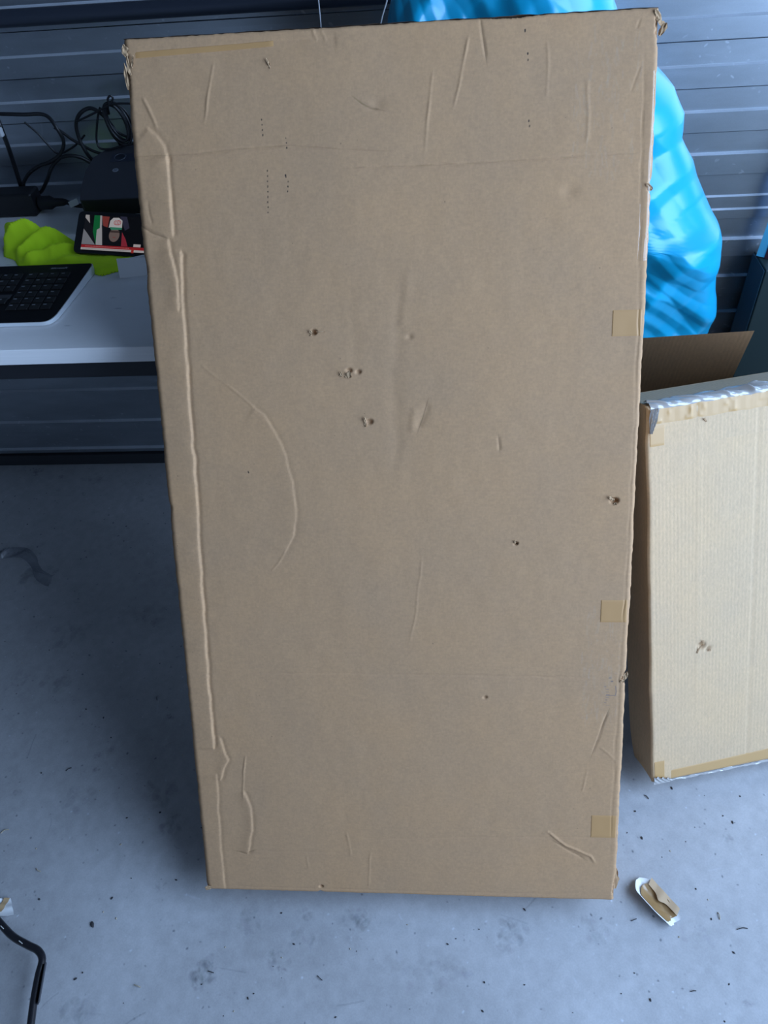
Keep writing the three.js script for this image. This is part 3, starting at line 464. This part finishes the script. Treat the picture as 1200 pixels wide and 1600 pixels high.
// smartphone, propped on its long side against the dark machine
{
  const g = thing('smartphone', 'black smartphone playing a news clip, propped up on the green cloth', 'phone', [-0.634, DT + 0.0125, -1.226]);
  g.rotation.order = 'YXZ'; g.rotation.set(-50 * D, -8 * D, -1.5 * D);
  const w = 0.155, h = 0.073, s = new THREE.Shape(), r = 0.009;
  s.moveTo(r, 0); s.lineTo(w - r, 0); s.quadraticCurveTo(w, 0, w, r); s.lineTo(w, h - r); s.quadraticCurveTo(w, h, w - r, h); s.lineTo(r, h); s.quadraticCurveTo(0, h, 0, h - r); s.lineTo(0, r); s.quadraticCurveTo(0, 0, r, 0);
  mesh('body', new THREE.ExtrudeGeometry(s, { depth: 0.006, bevelEnabled: true, bevelThickness: 0.0008, bevelSize: 0.0008, bevelSegments: 2 }).translate(0, 0.001, -0.007), phy({ color: rgb(0.012, 0.012, 0.014), roughness: 0.3, clearcoat: 0.5 }), g);
  const pic = canvasTex(512, 256, (c, W, H) => {
    c.fillStyle = '#0b0b0e'; c.fillRect(0, 0, W, H);
    const P = (col, pts) => { c.fillStyle = col; c.beginPath(); pts.forEach(([x, y], i) => (i ? c.lineTo(x, y) : c.moveTo(x, y))); c.fill(); };
    P('#8a8d96', [[0, 96], [0, 212], [100, 212]]); P('#b9b6b8', [[0, 0], [28, 0], [40, 60], [0, 30]]); P('#17181d', [[0, 20], [70, 90], [104, 206], [0, 100]]);
    P('#12703c', [[64, 0], [106, 0], [116, 90], [96, 104], [104, 208], [70, 120]]); P('#b3b3b8', [[106, 0], [120, 0], [136, 110], [152, 212], [104, 212], [96, 104], [116, 90]]);
    P('#8d3f3a', [[120, 4], [176, 6], [172, 90], [140, 76]]); P('#35354a', [[250, 0], [300, 0], [330, 80], [300, 100]]); P('#9a2f3f', [[280, 110], [314, 160], [336, 212], [284, 212], [270, 170]]);
    P('#101014', [[128, 70], [172, 84], [190, 96], [280, 100], [288, 212], [156, 212]]);
    c.fillStyle = '#7b6a66'; c.beginPath(); c.ellipse(228, 136, 38, 48, 0, 0, 6.3); c.fill(); c.fillStyle = '#4a3c3a'; c.fillRect(196, 104, 66, 14); c.fillStyle = '#8a5552'; c.beginPath(); c.ellipse(230, 152, 12, 4, 0, 0, 6.3); c.fill();
    P('#cfcdd0', [[180, 84], [184, 34], [204, 12], [244, 10], [272, 30], [276, 82]]); P('#3f8f72', [[186, 80], [276, 80], [276, 94], [200, 100]]);
    c.strokeStyle = '#c2585c'; c.lineWidth = 4; for (const dx of [-16, -8, 8, 16]) { c.beginPath(); c.ellipse(238 + dx * 0.5, 46, Math.abs(dx), 16, 0, dx < 0 ? 1.2 : -1.9, dx < 0 ? 4.4 : 1.9); c.stroke(); } c.beginPath(); c.moveTo(238, 28); c.lineTo(238, 64); c.stroke();
    c.fillStyle = '#a8272c'; c.fillRect(0, 214, W, 20); c.fillStyle = '#c9c6c8'; c.fillRect(0, 234, W, 16); c.fillStyle = '#c9bfc0'; c.fillRect(376, 192, 52, 20); c.fillStyle = '#b5342c'; c.fillRect(366, 224, 18, 32);
    c.fillStyle = 'rgba(90,60,62,0.8)'; for (let k = 0; k < 60; k++) c.fillRect(8 + k * 6, 240, 3, 3);
    c.fillStyle = 'rgba(235,200,200,0.8)'; for (let k = 0; k < 40; k++) c.fillRect(30 + k * 8, 222, 4, 4);
  });
  const scr = mesh('screen', new THREE.PlaneGeometry(0.132, 0.063), phy({ color: rgb(0.01, 0.01, 0.01), roughness: 0.2, emissive: rgb(1, 1, 1), emissiveMap: pic, emissiveIntensity: 0.42 }), g);
  scr.position.set(0.0795, 0.0365, 0.0007);
}
// fluorescent yellow-green cloth: crumpled, in folds
{
  const O = [[-0.785, -1.278], [-0.79, -1.305], [-0.765, -1.318], [-0.744, -1.319], [-0.72, -1.306], [-0.697, -1.292], [-0.655, -1.278], [-0.60, -1.262], [-0.53, -1.235], [-0.49, -1.225], [-0.485, -1.19], [-0.522, -1.187], [-0.546, -1.175], [-0.566, -1.163], [-0.577, -1.168], [-0.598, -1.187], [-0.70, -1.190], [-0.73, -1.208], [-0.744, -1.230], [-0.77, -1.245]];
  const dist = (x, z) => { let d = 1e9, inside = false; for (let i = 0, j = O.length - 1; i < O.length; j = i++) { const [xi, zi] = O[i], [xj, zj] = O[j]; if ((zi > z) !== (zj > z) && x < (xj - xi) * (z - zi) / (zj - zi) + xi) inside = !inside; const dx = xj - xi, dz = zj - zi, t = clamp(((x - xi) * dx + (z - zi) * dz) / (dx * dx + dz * dz)); d = Math.min(d, Math.hypot(x - xi - dx * t, z - zi - dz * t)); } return inside ? d : -d; };
  const hgt = (x, z) => {
    const d = dist(x, z); if (d <= 0) return 0;
    const rim = 0.006 * Math.sqrt(clamp(d / 0.006)), up = 0.028 * sm(0, 0.03, d) * sm(-1.225, -1.285, z) * sm(-0.62, -0.70, x), a = x * 0.5 + z;
    const fold = 0.017 * Math.pow(tri(a * 24 + 0.25 + 0.35 * vn(x * 22, z * 22)), 2) * sm(0.001, 0.012, d) * sm(-0.60, -0.66, x), f2 = (0.002 + 0.005 * sm(-0.63, -0.67, x)) * vn(x * 60, z * 45) * sm(0, 0.01, d) + 0.0012 * vn(x * 190, z * 190);
    return rim + up + fold + f2;
  };
  const step = 0.0024, x0 = -0.80, z0 = -1.33, nx = 134, nz = 74, P = [], I = [], id = new Map();
  const vert = (i, j, top) => { const k = (i * 1000 + j) * 2 + top; if (!id.has(k)) { const x = x0 + i * step, z = z0 + j * step; id.set(k, P.length / 3); P.push(x, top ? DT + 0.0008 + hgt(x, z) : DT + 0.0006, z); } return id.get(k); };
  for (let i = 0; i < nx; i++) for (let j = 0; j < nz; j++) {
    if (dist(x0 + (i + 0.5) * step, z0 + (j + 0.5) * step) < -0.0008) continue;
    const [a, b, c, d] = [[i, j], [i + 1, j], [i, j + 1], [i + 1, j + 1]].map(([p, q]) => vert(p, q, 1)), [e, f, g2, h] = [[i, j], [i + 1, j], [i, j + 1], [i + 1, j + 1]].map(([p, q]) => vert(p, q, 0));
    I.push(a, c, d, a, d, b, e, h, g2, e, f, h);
  }
  const g = new THREE.BufferGeometry(); g.setAttribute('position', new THREE.Float32BufferAttribute(P, 3)); g.setIndex(I); g.computeVertexNormals();
  tag(mesh('cleaning_cloth', g, phy({ color: rgb(0.66, 1.0, 0.02), roughness: 0.95, sheen: 1.0, sheenColor: rgb(0.7, 1.0, 0.1), sheenRoughness: 0.6 })), 'crumpled fluorescent yellow-green cloth lying behind the keyboard', 'cloth');
}
// dark machine with a sloping lid
{
  const g = thing('office_machine', 'dark navy desktop machine with sloping lid behind the phone', 'machine', [-0.50, DT, -1.40]);
  const O = [[-0.131, 0.088], [-0.139, 0.050], [-0.144, 0.0], [-0.139, -0.040], [-0.118, -0.066], [-0.098, -0.074], [0.11, -0.074], [0.118, 0.0], [0.112, 0.088]];
  const shell = (inset, y0, lid, extra = 0) => {
    const s = new THREE.Shape(); O.forEach(([x, z], i) => { const X = x * (1 - inset), Z = z * (1 - inset); i ? s.lineTo(X, -Z) : s.moveTo(X, -Z); }); s.closePath();
    const e = new THREE.ExtrudeGeometry(s, { depth: 1, bevelEnabled: false }), p = e.attributes.position;
    for (let i = 0; i < p.count; i++) { const x = p.getX(i), z = -p.getY(i), k = p.getZ(i); p.setXYZ(i, x, k > 0.5 ? lid(z) + extra : y0, z); }
    e.computeVertexNormals(); return e;
  };
  const lid = (z) => 0.0665 + (0.088 - z) * 0.19;
  mesh('body', shell(0.02, 0.001, (z) => lid(z) - 0.022), std({ color: rgb(0.008, 0.010, 0.010), roughness: 0.5 }), g);
  mesh('lid', shell(0, 0.046, lid), std({ color: rgb(0.040, 0.042, 0.052), roughness: 0.55 }), g).userData.label = 'dark navy sloping lid';
  mesh('front_face', box(-0.128, 0.108, 0.040, 0.0655, 0.0878, 0.0892, 0.0005), std({ color: rgb(0.006, 0.008, 0.007), roughness: 0.5 }), g);
  mesh('trim_strip', box(-0.095, 0.10, 0.036, 0.0385, 0.0885, 0.090), std({ color: rgb(0.42, 0.45, 0.46), roughness: 0.4 }), g).userData.label = 'thin silver strip';
  const tilt = Math.atan(0.19), put = (m, x, z, up) => { m.position.set(x, lid(z) + up, z); m.rotation.x = tilt; };
  put(mesh('round_badge', new THREE.CylinderGeometry(0.0055, 0.0055, 0.0006, 28), std({ color: rgb(0.30, 0.33, 0.38), roughness: 0.4, metalness: 0.3 }), g), -0.087, 0.004, 0.0004);
  const badge = canvasTex(64, 64, (c, w, h) => { c.fillStyle = '#7d838c'; c.fillRect(0, 0, w, h); c.fillStyle = '#4b5160'; c.font = 'italic bold 38px sans-serif'; c.textAlign = 'center'; c.textBaseline = 'middle'; c.fillText('hp', w / 2, h / 2); });
  put(mesh('badge_mark', new THREE.CircleGeometry(0.0046, 24).rotateX(-Math.PI / 2), std({ map: badge, roughness: 0.4 }), g), -0.087, 0.004, 0.0009);
  put(mesh('button_ring', new THREE.TorusGeometry(0.0105, 0.0012, 8, 32).rotateX(Math.PI / 2), std({ color: rgb(0.05, 0.06, 0.08), roughness: 0.4 }), g), -0.088, -0.036, 0.0004);
  put(mesh('button', new THREE.CylinderGeometry(0.0085, 0.0085, 0.0012, 28), std({ color: rgb(0.016, 0.02, 0.03), roughness: 0.4 }), g), -0.088, -0.036, 0.0003);
  put(mesh('control_panel', box(-0.016, 0.05, -0.0003, 0.0008, -0.012, 0.012, 0.0003), std({ color: rgb(0.03, 0.036, 0.055), roughness: 0.35 }), g), -0.088, -0.034, 0);
  const word = canvasTex(128, 32, (c, w, h) => { c.fillStyle = '#2a2f3d'; c.fillRect(0, 0, w, h); c.fillStyle = '#8b919c'; c.font = '22px sans-serif'; c.textAlign = 'center'; c.textBaseline = 'middle'; c.fillText('scanjet', w / 2, h / 2); });
}
// black power adapter with plug and lead, and a white tag
{
  const g = thing('power_adapter', 'black rectangular power adapter lying at the back of the desk', 'adapter', [-0.85, DT, -1.423]);
  const black = std({ color: rgb(0.008, 0.009, 0.012), roughness: 0.5 });
  mesh('body', box(-0.085, 0.083, 0.001, 0.044, -0.022, 0.020, 0.005), black, g);
  mesh('plug', new THREE.LatheGeometry([[0, 0], [0.0115, 0], [0.0125, 0.004], [0.0125, 0.024], [0.008, 0.032], [0.007, 0.048], [0.0045, 0.056], [0, 0.056]].map((p) => new THREE.Vector2(...p)), 20).rotateZ(-Math.PI / 2).translate(0.083, 0.018, 0), black, g);
  mesh('lead', tube([[0.137, 0.018, 0], [0.155, 0.012, 0.002], [0.18, 0.008, 0.0], [0.21, 0.0055, -0.012]], 0.0045, 30, 8), black, g);
  const t = mesh('tag', box(-0.009, 0.009, -0.0055, 0.0055, -0.0006, 0.0006, 0.0005), std({ color: rgb(0.75, 0.77, 0.78), roughness: 0.6 }), g); t.position.set(0.158, 0.021, 0.014); t.rotation.set(-0.5, 0.1, 0.35); t.userData.label = 'small white tag on the lead';
}
// small white card beside the carton
{
  const g = thing('white_card', 'small folded white card standing on the desk beside the carton', 'card', [-0.521, DT, -1.155]);
  const m = std({ color: rgb(0.78, 0.80, 0.82), roughness: 0.6 });
  mesh('front_leaf', box(-0.012, 0.07, 0, 0.031, -0.0006, 0.0006), m, g).rotation.set(-0.35, 0.2, 0); mesh('rear_leaf', box(-0.012, 0.07, 0, 0.031, -0.0006, 0.0006), m, g).rotation.set(0.5, 0.2, 0);
  g.children[1].position.z = -0.026;
}
// cables in front of the shutter
{
  const black = std({ color: rgb(0.010, 0.011, 0.014), roughness: 0.38 });
  const cable = (name, pts, r, label) => tag(mesh(name, tube(pts, r, 160, 8), black), label, 'cable');
  const zz = (pts, z0, dz = 0.02, s = 1) => pts.map(([x, y], i) => [x, y, z0 + dz * (vn(i * 0.7, s * 9.3) - 0.5)]);
  cable('power_cable', [[-0.86, 0.90, -1.46], ...zz([[-0.807, 0.907], [-0.789, 0.906], [-0.749, 0.902], [-0.709, 0.896], [-0.693, 0.876], [-0.69, 0.854], [-0.704, 0.832], [-0.727, 0.819], [-0.755, 0.81], [-0.784, 0.794], [-0.8, 0.774], [-0.795, 0.758], [-0.775, 0.759], [-0.752, 0.781], [-0.731, 0.807], [-0.706, 0.824], [-0.681, 0.826], [-0.665, 0.818]], -1.45, 0.02, 1), [-0.650, 0.80, -1.46], [-0.648, 0.76, -1.482]], 0.0034, 'thick black cable with a big drooping loop above the adapter');
  cable('power_cable', [...zz([[-0.658, 0.827], [-0.663, 0.857], [-0.659, 0.88], [-0.646, 0.896], [-0.628, 0.903], [-0.613, 0.898]], -1.46, 0.01, 2), [-0.6, 0.87, -1.47], [-0.60, 0.83, -1.485]].reduce((a, p) => [...a, p], [[-0.648, 0.76, -1.485], [-0.651, 0.79, -1.48]]), 0.0034, 'black cable rising in an arch behind the dark machine');
  cable('power_cable', zz([[-0.71, 0.87], [-0.697, 0.859], [-0.685, 0.847], [-0.671, 0.837], [-0.651, 0.824], [-0.625, 0.815]], -1.475, 0.004, 3), 0.0028, 'short black cable crossing diagonally towards the machine');
  cable('thin_cable', zz([[-0.655, 0.885], [-0.626, 0.895], [-0.599, 0.905], [-0.582, 0.913], [-0.575, 0.921], [-0.578, 0.925], [-0.584, 0.92], [-0.583, 0.912], [-0.567, 0.912], [-0.54, 0.91]], -1.45, 0.006, 4), 0.0018, 'thin black lead with a tiny loop at its top');
  cable('thin_cable', zz([[-0.605, 0.905], [-0.611, 0.896], [-0.622, 0.873], [-0.631, 0.847], [-0.628, 0.837], [-0.61, 0.834], [-0.582, 0.839], [-0.55, 0.842]], -1.455, 0.006, 5), 0.0020, 'thin black lead bent square above the machine');
  cable('thin_cable', zz([[-0.765, 0.88], [-0.748, 0.859], [-0.737, 0.84], [-0.723, 0.822], [-0.698, 0.828], [-0.676, 0.84], [-0.66, 0.852]], -1.48, 0.004, 6), 0.0018, 'thin black lead slanting behind the looped cable');
  const coil = []; for (let k = 0; k <= 60; k++) { const a = k / 60 * 6.283 * 4.5, q = 0.75 + 0.3 * vn(k * 0.3, 4); coil.push([-0.583 + 0.021 * q * Math.cos(a), 0.878 + 0.036 * q * Math.sin(a) - 0.01 * Math.cos(a), -1.462 + 0.012 * Math.sin(a * 0.37)]); }
  tag(mesh('coiled_cable', tube(coil, 0.0026, 420, 7), black), 'tight black cable coil hanging beside the carton edge', 'cable');
  cable('power_cable', [[-0.80, 0.93, -1.44], [-0.787, 0.905, -1.43], [-0.784, 0.885, -1.425], [-0.787, 0.86, -1.43], [-0.80, 0.82, -1.45], [-0.81, 0.76, -1.46]], 0.004, 'black cable with white plug at the left picture edge');
  const g = thing('white_plug', 'white plug on the black cable at the left picture edge', 'plug', [-0.79, 0.876, -1.422]);
  mesh('housing', box(-0.02, 0.009, 0, 0.016, -0.008, 0.008, 0.003), std({ color: rgb(0.55, 0.57, 0.6), roughness: 0.5 }), g); mesh('collar', box(-0.014, -0.003, 0.0155, 0.026, -0.005, 0.005, 0.002), std({ color: rgb(0.8, 0.83, 0.86), roughness: 0.4 }), g);
  const wire = std({ color: rgb(0.30, 0.31, 0.33), roughness: 0.5 });
  tag(mesh('thin_wire', tube([[-0.158, 1.75, -1.25], [-0.157, 1.4, -1.2], [-0.160, 1.10, -1.2], [-0.1605, 1.07, -1.2], [-0.17, 1.0, -1.22], [-0.2, 0.76, -1.3], [-0.22, 0.7375, -1.32]], 0.0010, 60, 6), wire), 'thin grey wire hanging vertically above the carton top', 'wire');
  tag(mesh('thin_wire', tube([[-0.04, 1.75, -1.25], [-0.055, 1.3, -1.2], [-0.069, 1.095, -1.2], [-0.079, 1.07, -1.2], [-0.12, 0.9, -1.22], [-0.16, 0.76, -1.25], [-0.18, 0.7375, -1.26]], 0.0012, 60, 6), wire), 'thin grey wire slanting down next to the blue bag', 'wire');
}

// ---------------------------------------------------------------- right-hand side: bag, carton, boxes
{ // stuffed blue plastic bag
  const R = [[0.02, 0.36], [0.12, 0.43], [0.3, 0.455], [0.42, 0.485], [0.5, 0.505], [0.597, 0.493], [0.68, 0.472], [0.741, 0.452], [0.82, 0.405], [0.879, 0.372], [0.912, 0.366], [0.945, 0.343], [0.97, 0.315], [1.02, 0.265], [1.08, 0.232], [1.16, 0.19], [1.2, 0.12]];
  const Lf = [[0.02, 0.30], [0.12, 0.25], [0.3, 0.24], [0.6, 0.235], [0.70, 0.225], [0.742, 0.20], [0.76, 0.02], [0.79, -0.06], [0.9, -0.085], [1.02, -0.075], [1.08, -0.064], [1.16, -0.05], [1.2, 0.02]];
  const Df = [[0.02, 0.04], [0.12, 0.05], [0.4, 0.055], [0.55, 0.085], [0.68, 0.135], [0.78, 0.165], [0.9, 0.15], [1.05, 0.12], [1.16, 0.07], [1.2, 0.02]];
  const at = (T, h) => { for (let i = 0; i + 1 < T.length; i++) if (h <= T[i + 1][0]) { const t = (h - T[i][0]) / (T[i + 1][0] - T[i][0]); return T[i][1] + (T[i + 1][1] - T[i][1]) * clamp(t); } return T[T.length - 1][1]; };
  const geo = surface(260, 320, (a, b) => {
    const h = 0.02 + 1.18 * b, ph = a * Math.PI * 2, l = at(Lf, h), r = at(R, h), dd = at(Df, h), c = Math.cos(ph), s = Math.sin(ph), e = 0.8;
    const cx = (l + r) / 2, hx = (r - l) / 2, ux = Math.sign(c) * Math.pow(Math.abs(c), e), uz = Math.sign(s) * Math.pow(Math.abs(s), e);
    let x = cx + hx * ux, z = -1.30 + dd * uz * 0.9;
    const q = x + z * 0.7, w1 = 0.25 * vn(q * 8, h * 8), k = 0.020 * tri(q * 3.4 + h * 2.9 + w1 * 1.5) + 0.014 * tri(q * 4.6 - h * 4.9 + 0.3 + w1) + 0.012 * tri(h * 8 + q * 5 + w1 * 2) * vn(q * 9, h * 9) + 0.009 * tri(q * 13 - h * 9 + w1) * vn(q * 12 + 4, h * 12) + 0.003 * tri(q * 25 + h * 19);
    const front = clamp(uz * 1.2 + 0.1), side = clamp(Math.abs(ux) - 0.75) * 4;
    z += (k - 0.022) * (front + 0.3); x += (k - 0.024) * 0.35 * side * Math.sign(ux);
    return [x, h, Math.max(-1.492, z)];
  });
  tag(mesh('plastic_bag', geo, phy({ color: rgb(0.0, 0.36, 0.62), roughness: 0.38, clearcoat: 0.25, clearcoatRoughness: 0.2, side: THREE.DoubleSide })), 'large stuffed bright blue plastic bag behind the leaning carton', 'bag');
}
{ // open carton, its front flap standing up
  const g = thing('open_carton', 'open brown carton with raised dark front flap, in front of the blue bag', 'cardboard box', [0.225, 0, -1.31]);
  const x1 = 0.268;
  mesh('front_panel', uvBox(0, x1, 0.003, 0.30, 0.105, 0.11), kraftMat, g); mesh('back_panel', uvBox(0, x1, 0.003, 0.30, -0.177, -0.172), kraftMat, g);
  mesh('side_panel', uvBox(0, 0.005, 0.003, 0.30, -0.172, 0.105), kraftMat, g); mesh('side_panel', uvBox(x1 - 0.005, x1, 0.003, 0.30, -0.172, 0.105), kraftMat, g); mesh('bottom_panel', uvBox(0, x1, 0, 0.004, -0.177, 0.11), kraftMat, g);
  const C = [[0.0, 0.545, -1.215], [0.259, 0.654, -1.07], [0.268, 0.30, -1.17], [0.0, 0.30, -1.30]].map(([x, y, z]) => [x, y, z + 1.31]); // a loose flap, turned away from the light
  mesh('front_flap', surface(40, 30, (a, b) => [...[0, 1, 2].map((k) => (C[3][k] * (1 - a) + C[2][k] * a) * (1 - b) + (C[0][k] * (1 - a) + C[1][k] * a) * b), a * 0.45, b * 0.45]), std({ map: kraftTile, roughness: 0.9, side: THREE.DoubleSide }), g);
}
{ // dark teal box by the shutter, with a flat light blue box on it
  const teal = std({ color: rgb(0.014, 0.030, 0.030), roughness: 0.55 }), g = thing('teal_box', 'dark teal box standing against the shutter at the right edge', 'box', [0.82, 0, -1.455]);
  mesh('carcass', box(-0.187, 0.20, 0.001, 0.555, -0.058, 0.022, 0.003), teal, g); mesh('side_face', box(-0.1885, -0.187, 0.004, 0.552, -0.055, 0.019), std({ color: rgb(0.022, 0.085, 0.125), roughness: 0.5 }), g).userData.label = 'bluish side face';
  const b = thing('light_blue_box', 'light blue flat box with handwriting on its spine, on the teal box', 'box', [0.629, 0.5565, -1.488]);
  b.rotation.order = 'ZYX'; b.rotation.set(0, -0.55, -0.05);
  const ink = canvasTex(128, 1024, (c, w, h) => { c.fillStyle = '#5fc3e6'; c.fillRect(0, 0, w, h); c.save(); c.translate(w * 0.55, h * 0.68); c.rotate(-Math.PI / 2); c.fillStyle = '#1b2a55'; c.font = '64px sans-serif'; c.textAlign = 'center'; c.textBaseline = 'middle'; c.fillText('10T/AKYSI', 0, 0); c.restore(); });
  mesh('body', box(0, 0.026, 0.001, 0.26, -0.012, 0.0, 0.001), std({ color: rgb(0.03, 0.22, 0.45), roughness: 0.5 }), b);
  mesh('spine', new THREE.PlaneGeometry(0.0255, 0.258).translate(0.013, 0.131, 0.0004), std({ map: ink, roughness: 0.5 }), b).userData.label = 'light blue spine with dark handwriting';
  mesh('base_strip', box(0.0162, 0.0262, 0.001, 0.03, 0.0003, 0.0012), std({ color: rgb(0.06, 0.012, 0.02), roughness: 0.6 }), b).userData.label = 'dark maroon lower corner';
}

// ---------------------------------------------------------------- things on the floor
{ // bent black steel tube with a plate, entering at the lower left
  const g = thing('bent_steel_tube', 'bent black steel tube with a side plate on the floor at lower left', 'metal tube', [-0.64, 0, -0.3]);
  const m = phy({ color: rgb(0.010, 0.010, 0.013), roughness: 0.28, clearcoat: 0.4 });
  const P = [[-0.30, 0.006, -0.20], [-0.22, 0.02, -0.16], [-0.14, 0.032, -0.105], [-0.095, 0.032, -0.078], [-0.055, 0.032, -0.052], [-0.025, 0.032, -0.040], [-0.006, 0.032, -0.033], [0.005, 0.032, -0.022], [0.0075, 0.032, 0.0], [0.012, 0.032, 0.03], [0.025, 0.032, 0.09], [0.045, 0.03, 0.2], [0.055, 0.02, 0.28], [0.058, 0.006, 0.33]];
  mesh('tube', tube(P, 0.0058, 200, 16), m, g);
  const pl = mesh('side_plate', box(-0.0015, 0.0015, -0.008, 0.008, -0.027, 0.027, 0.001), std({ color: rgb(0.03, 0.032, 0.04), roughness: 0.45 }), g); pl.position.set(0.0175, 0.034, 0.012); pl.rotation.set(0, 0.16, -0.5);
  const sc = std({ color: rgb(0.5, 0.5, 0.48), roughness: 0.5 }); for (const [x, z, a] of [[-0.075, -0.063, 0.55], [-0.036, -0.0425, 0.5]]) { const c = mesh('paint_chip', new THREE.CapsuleGeometry(0.0008, 0.007, 3, 6).rotateZ(Math.PI / 2), sc, g); c.position.set(x, 0.0375, z); c.rotation.y = -a; }
}
const scrapWhite = std({ color: rgb(0.80, 0.81, 0.82), roughness: 0.7, side: THREE.DoubleSide }), scrapBrown = phy({ color: rgb(0.30, 0.18, 0.075), roughness: 0.4, clearcoat: 0.4, side: THREE.DoubleSide });
{ // curled scrap of white paper with brown tape
  const g = thing('tape_scrap', 'curled scrap of brown tape with torn white edges beside the carton', 'scrap', [0.333, 0, -0.443]);
  g.rotation.y = -0.92;
  const f = (lift, w, l0, l1, d) => surface(36, 24, (a, b) => {
    const s = l0 + (l1 - l0) * a, taper = 1 - 0.8 * Math.pow(clamp((0.22 - a) / 0.22), 1.5) - 0.25 * sm(0.6, 1, a), q = (b - 0.42) * w * taper, c = q / 0.017, rag = a > 0.96 ? 0.005 * (vn(b * 9, 2) - 0.5) : 0;
    return [s + rag - 0.10 * Math.abs(q), 0.0014 + lift + 0.009 * Math.pow(Math.abs(c), 1.6) * (c > 0 ? 1.2 : 0.7) + 0.004 * Math.pow(clamp((0.25 - a) / 0.25), 1.5) + d * vn(a * 9, b * 7), q * (c < 0 ? 0.8 : 0.92)];
  });
  mesh('paper', f(0, 0.042, -0.040, 0.040, 0.0008), scrapWhite, g); mesh('tape', f(0.0010, 0.0375, -0.028, 0.033, 0.0010), scrapBrown, g);
  mesh('fold', surface(24, 10, (a, b) => [-0.028 + a * 0.058 + 0.004 * b, 0.0088 + 0.0012 * tri(a * 2.2) - 0.002 * b, -0.017 + b * (0.011 + 0.006 * Math.exp(-(((a - 0.45) / 0.12) ** 2)))]), std({ color: rgb(0.56, 0.40, 0.25), roughness: 0.8, side: THREE.DoubleSide }), g).userData.label = 'pale tan folded-over half';
}
{
  const g = thing('paper_scrap', 'torn white and brown paper scrap beside the bent black tube', 'scrap', [-0.744, 0, -0.406]);
  mesh('paper', surface(12, 10, (a, b) => [(a - 0.6) * 0.05 * (0.4 + b * 0.8), 0.001 + 0.006 * Math.abs(a - 0.5) + 0.002 * tri(b * 2), (b - 0.5) * 0.026 + 0.004 * vn(a * 5, 1)]), scrapWhite, g);
  mesh('tape', surface(8, 8, (a, b) => [0.002 + (a - 0.5) * 0.010 + b * -0.006, 0.0045 + 0.002 * tri(b * 2), (b - 0.5) * 0.022]), std({ color: rgb(0.46, 0.31, 0.17), roughness: 0.6, side: THREE.DoubleSide }), g);
}
{ // crumpled strip of clear film under the desk
  tag(mesh('film_strip', surface(60, 8, (a, b) => { const x = -1.10 + a * 0.18, z = -1.18 - 0.02 * Math.sin(a * 4.5) + 0.05 * sm(0.45, 1, a); return [x + 0.008 * (vn(a * 12, 3) - 0.5), 0.001 + 0.016 * Math.pow(tri(a * 3.1 + b * 0.7), 1.5) * Math.sin(b * 3.0), z + (b - 0.5) * 0.034]; }), phy({ color: rgb(0.6, 0.62, 0.66), roughness: 0.25, transmission: 0.8, thickness: 0, side: THREE.DoubleSide })), 'crumpled strip of clear film lying on the floor under the desk', 'film');
}
{ // little dark chips and straws strewn about
  const chipMat = std({ color: rgb(0.03, 0.03, 0.033), roughness: 0.8 }), strawMat = std({ color: rgb(0.42, 0.36, 0.26), roughness: 0.8 }), r0 = seed; seed = 41;
  const P = [], Q = [];
  CHIPS.forEach(([x, z], i) => {
    if (i === 0) return;
    if (rnd() < 0.5) { const g = new THREE.DodecahedronGeometry(1, 0); g.scale(rr(0.0012, 0.003), 0.0009, rr(0.0009, 0.0018)); g.rotateY(rr(0, 3)); g.translate(x, 0.0009, z); P.push(g); }
    else { const g = tube([[-0.5, 0, 0], [0, 0.1, rr(-0.15, 0.15)], [0.5, 0, rr(-0.1, 0.1)]], 0.06, 6, 5); g.scale(rr(0.008, 0.018), 0.012, rr(0.008, 0.014)); g.rotateY(rr(0, 3)); g.translate(x, 0.0009, z); (rnd() < 0.5 ? P : Q).push(g.toNonIndexed()); }
  });
  for (let k = 0; k < 560; k++) { const x = rr(-1.2, 1.1), z = rr(-1.45, 0.3); if (x > 0.2 && z < -0.62) continue; const s = rr(0.0005, 0.0016) * (rnd() < 0.1 ? 1.6 : 1), g = new THREE.OctahedronGeometry(1, 0); g.scale(s * rr(0.7, 2), s * 0.6, s); g.rotateY(rr(0, 3)); g.translate(x, s * 0.45, z); (rnd() < 0.72 ? P : Q).push(g); }
  const bare = (l) => mergeGeometries(l.map((g) => { const q = g.index ? g.toNonIndexed() : g; for (const n of Object.keys(q.attributes)) if (n !== 'position' && n !== 'normal') q.deleteAttribute(n); return q; }));
  tag(mesh('floor_grit', bare(P), chipMat), 'fine dark grit and chips strewn over the concrete floor', 'grit', null, 'stuff');
  tag(mesh('floor_straw', bare(Q), strawMat), 'fine pale straw bits strewn over the concrete floor', 'straw bits', null, 'stuff');
  seed = r0;
  const [x, z] = CHIPS[0];
  const leaf = new THREE.SphereGeometry(1, 10, 6); leaf.scale(0.0030, 0.0011, 0.0050); leaf.rotateY(0.5); leaf.translate(x, 0.0012, z);
  tag(mesh('dark_pebble', leaf, chipMat), 'single black oval chip on the floor left of the carton', 'chip');
}
renderer.render(scene, camera);
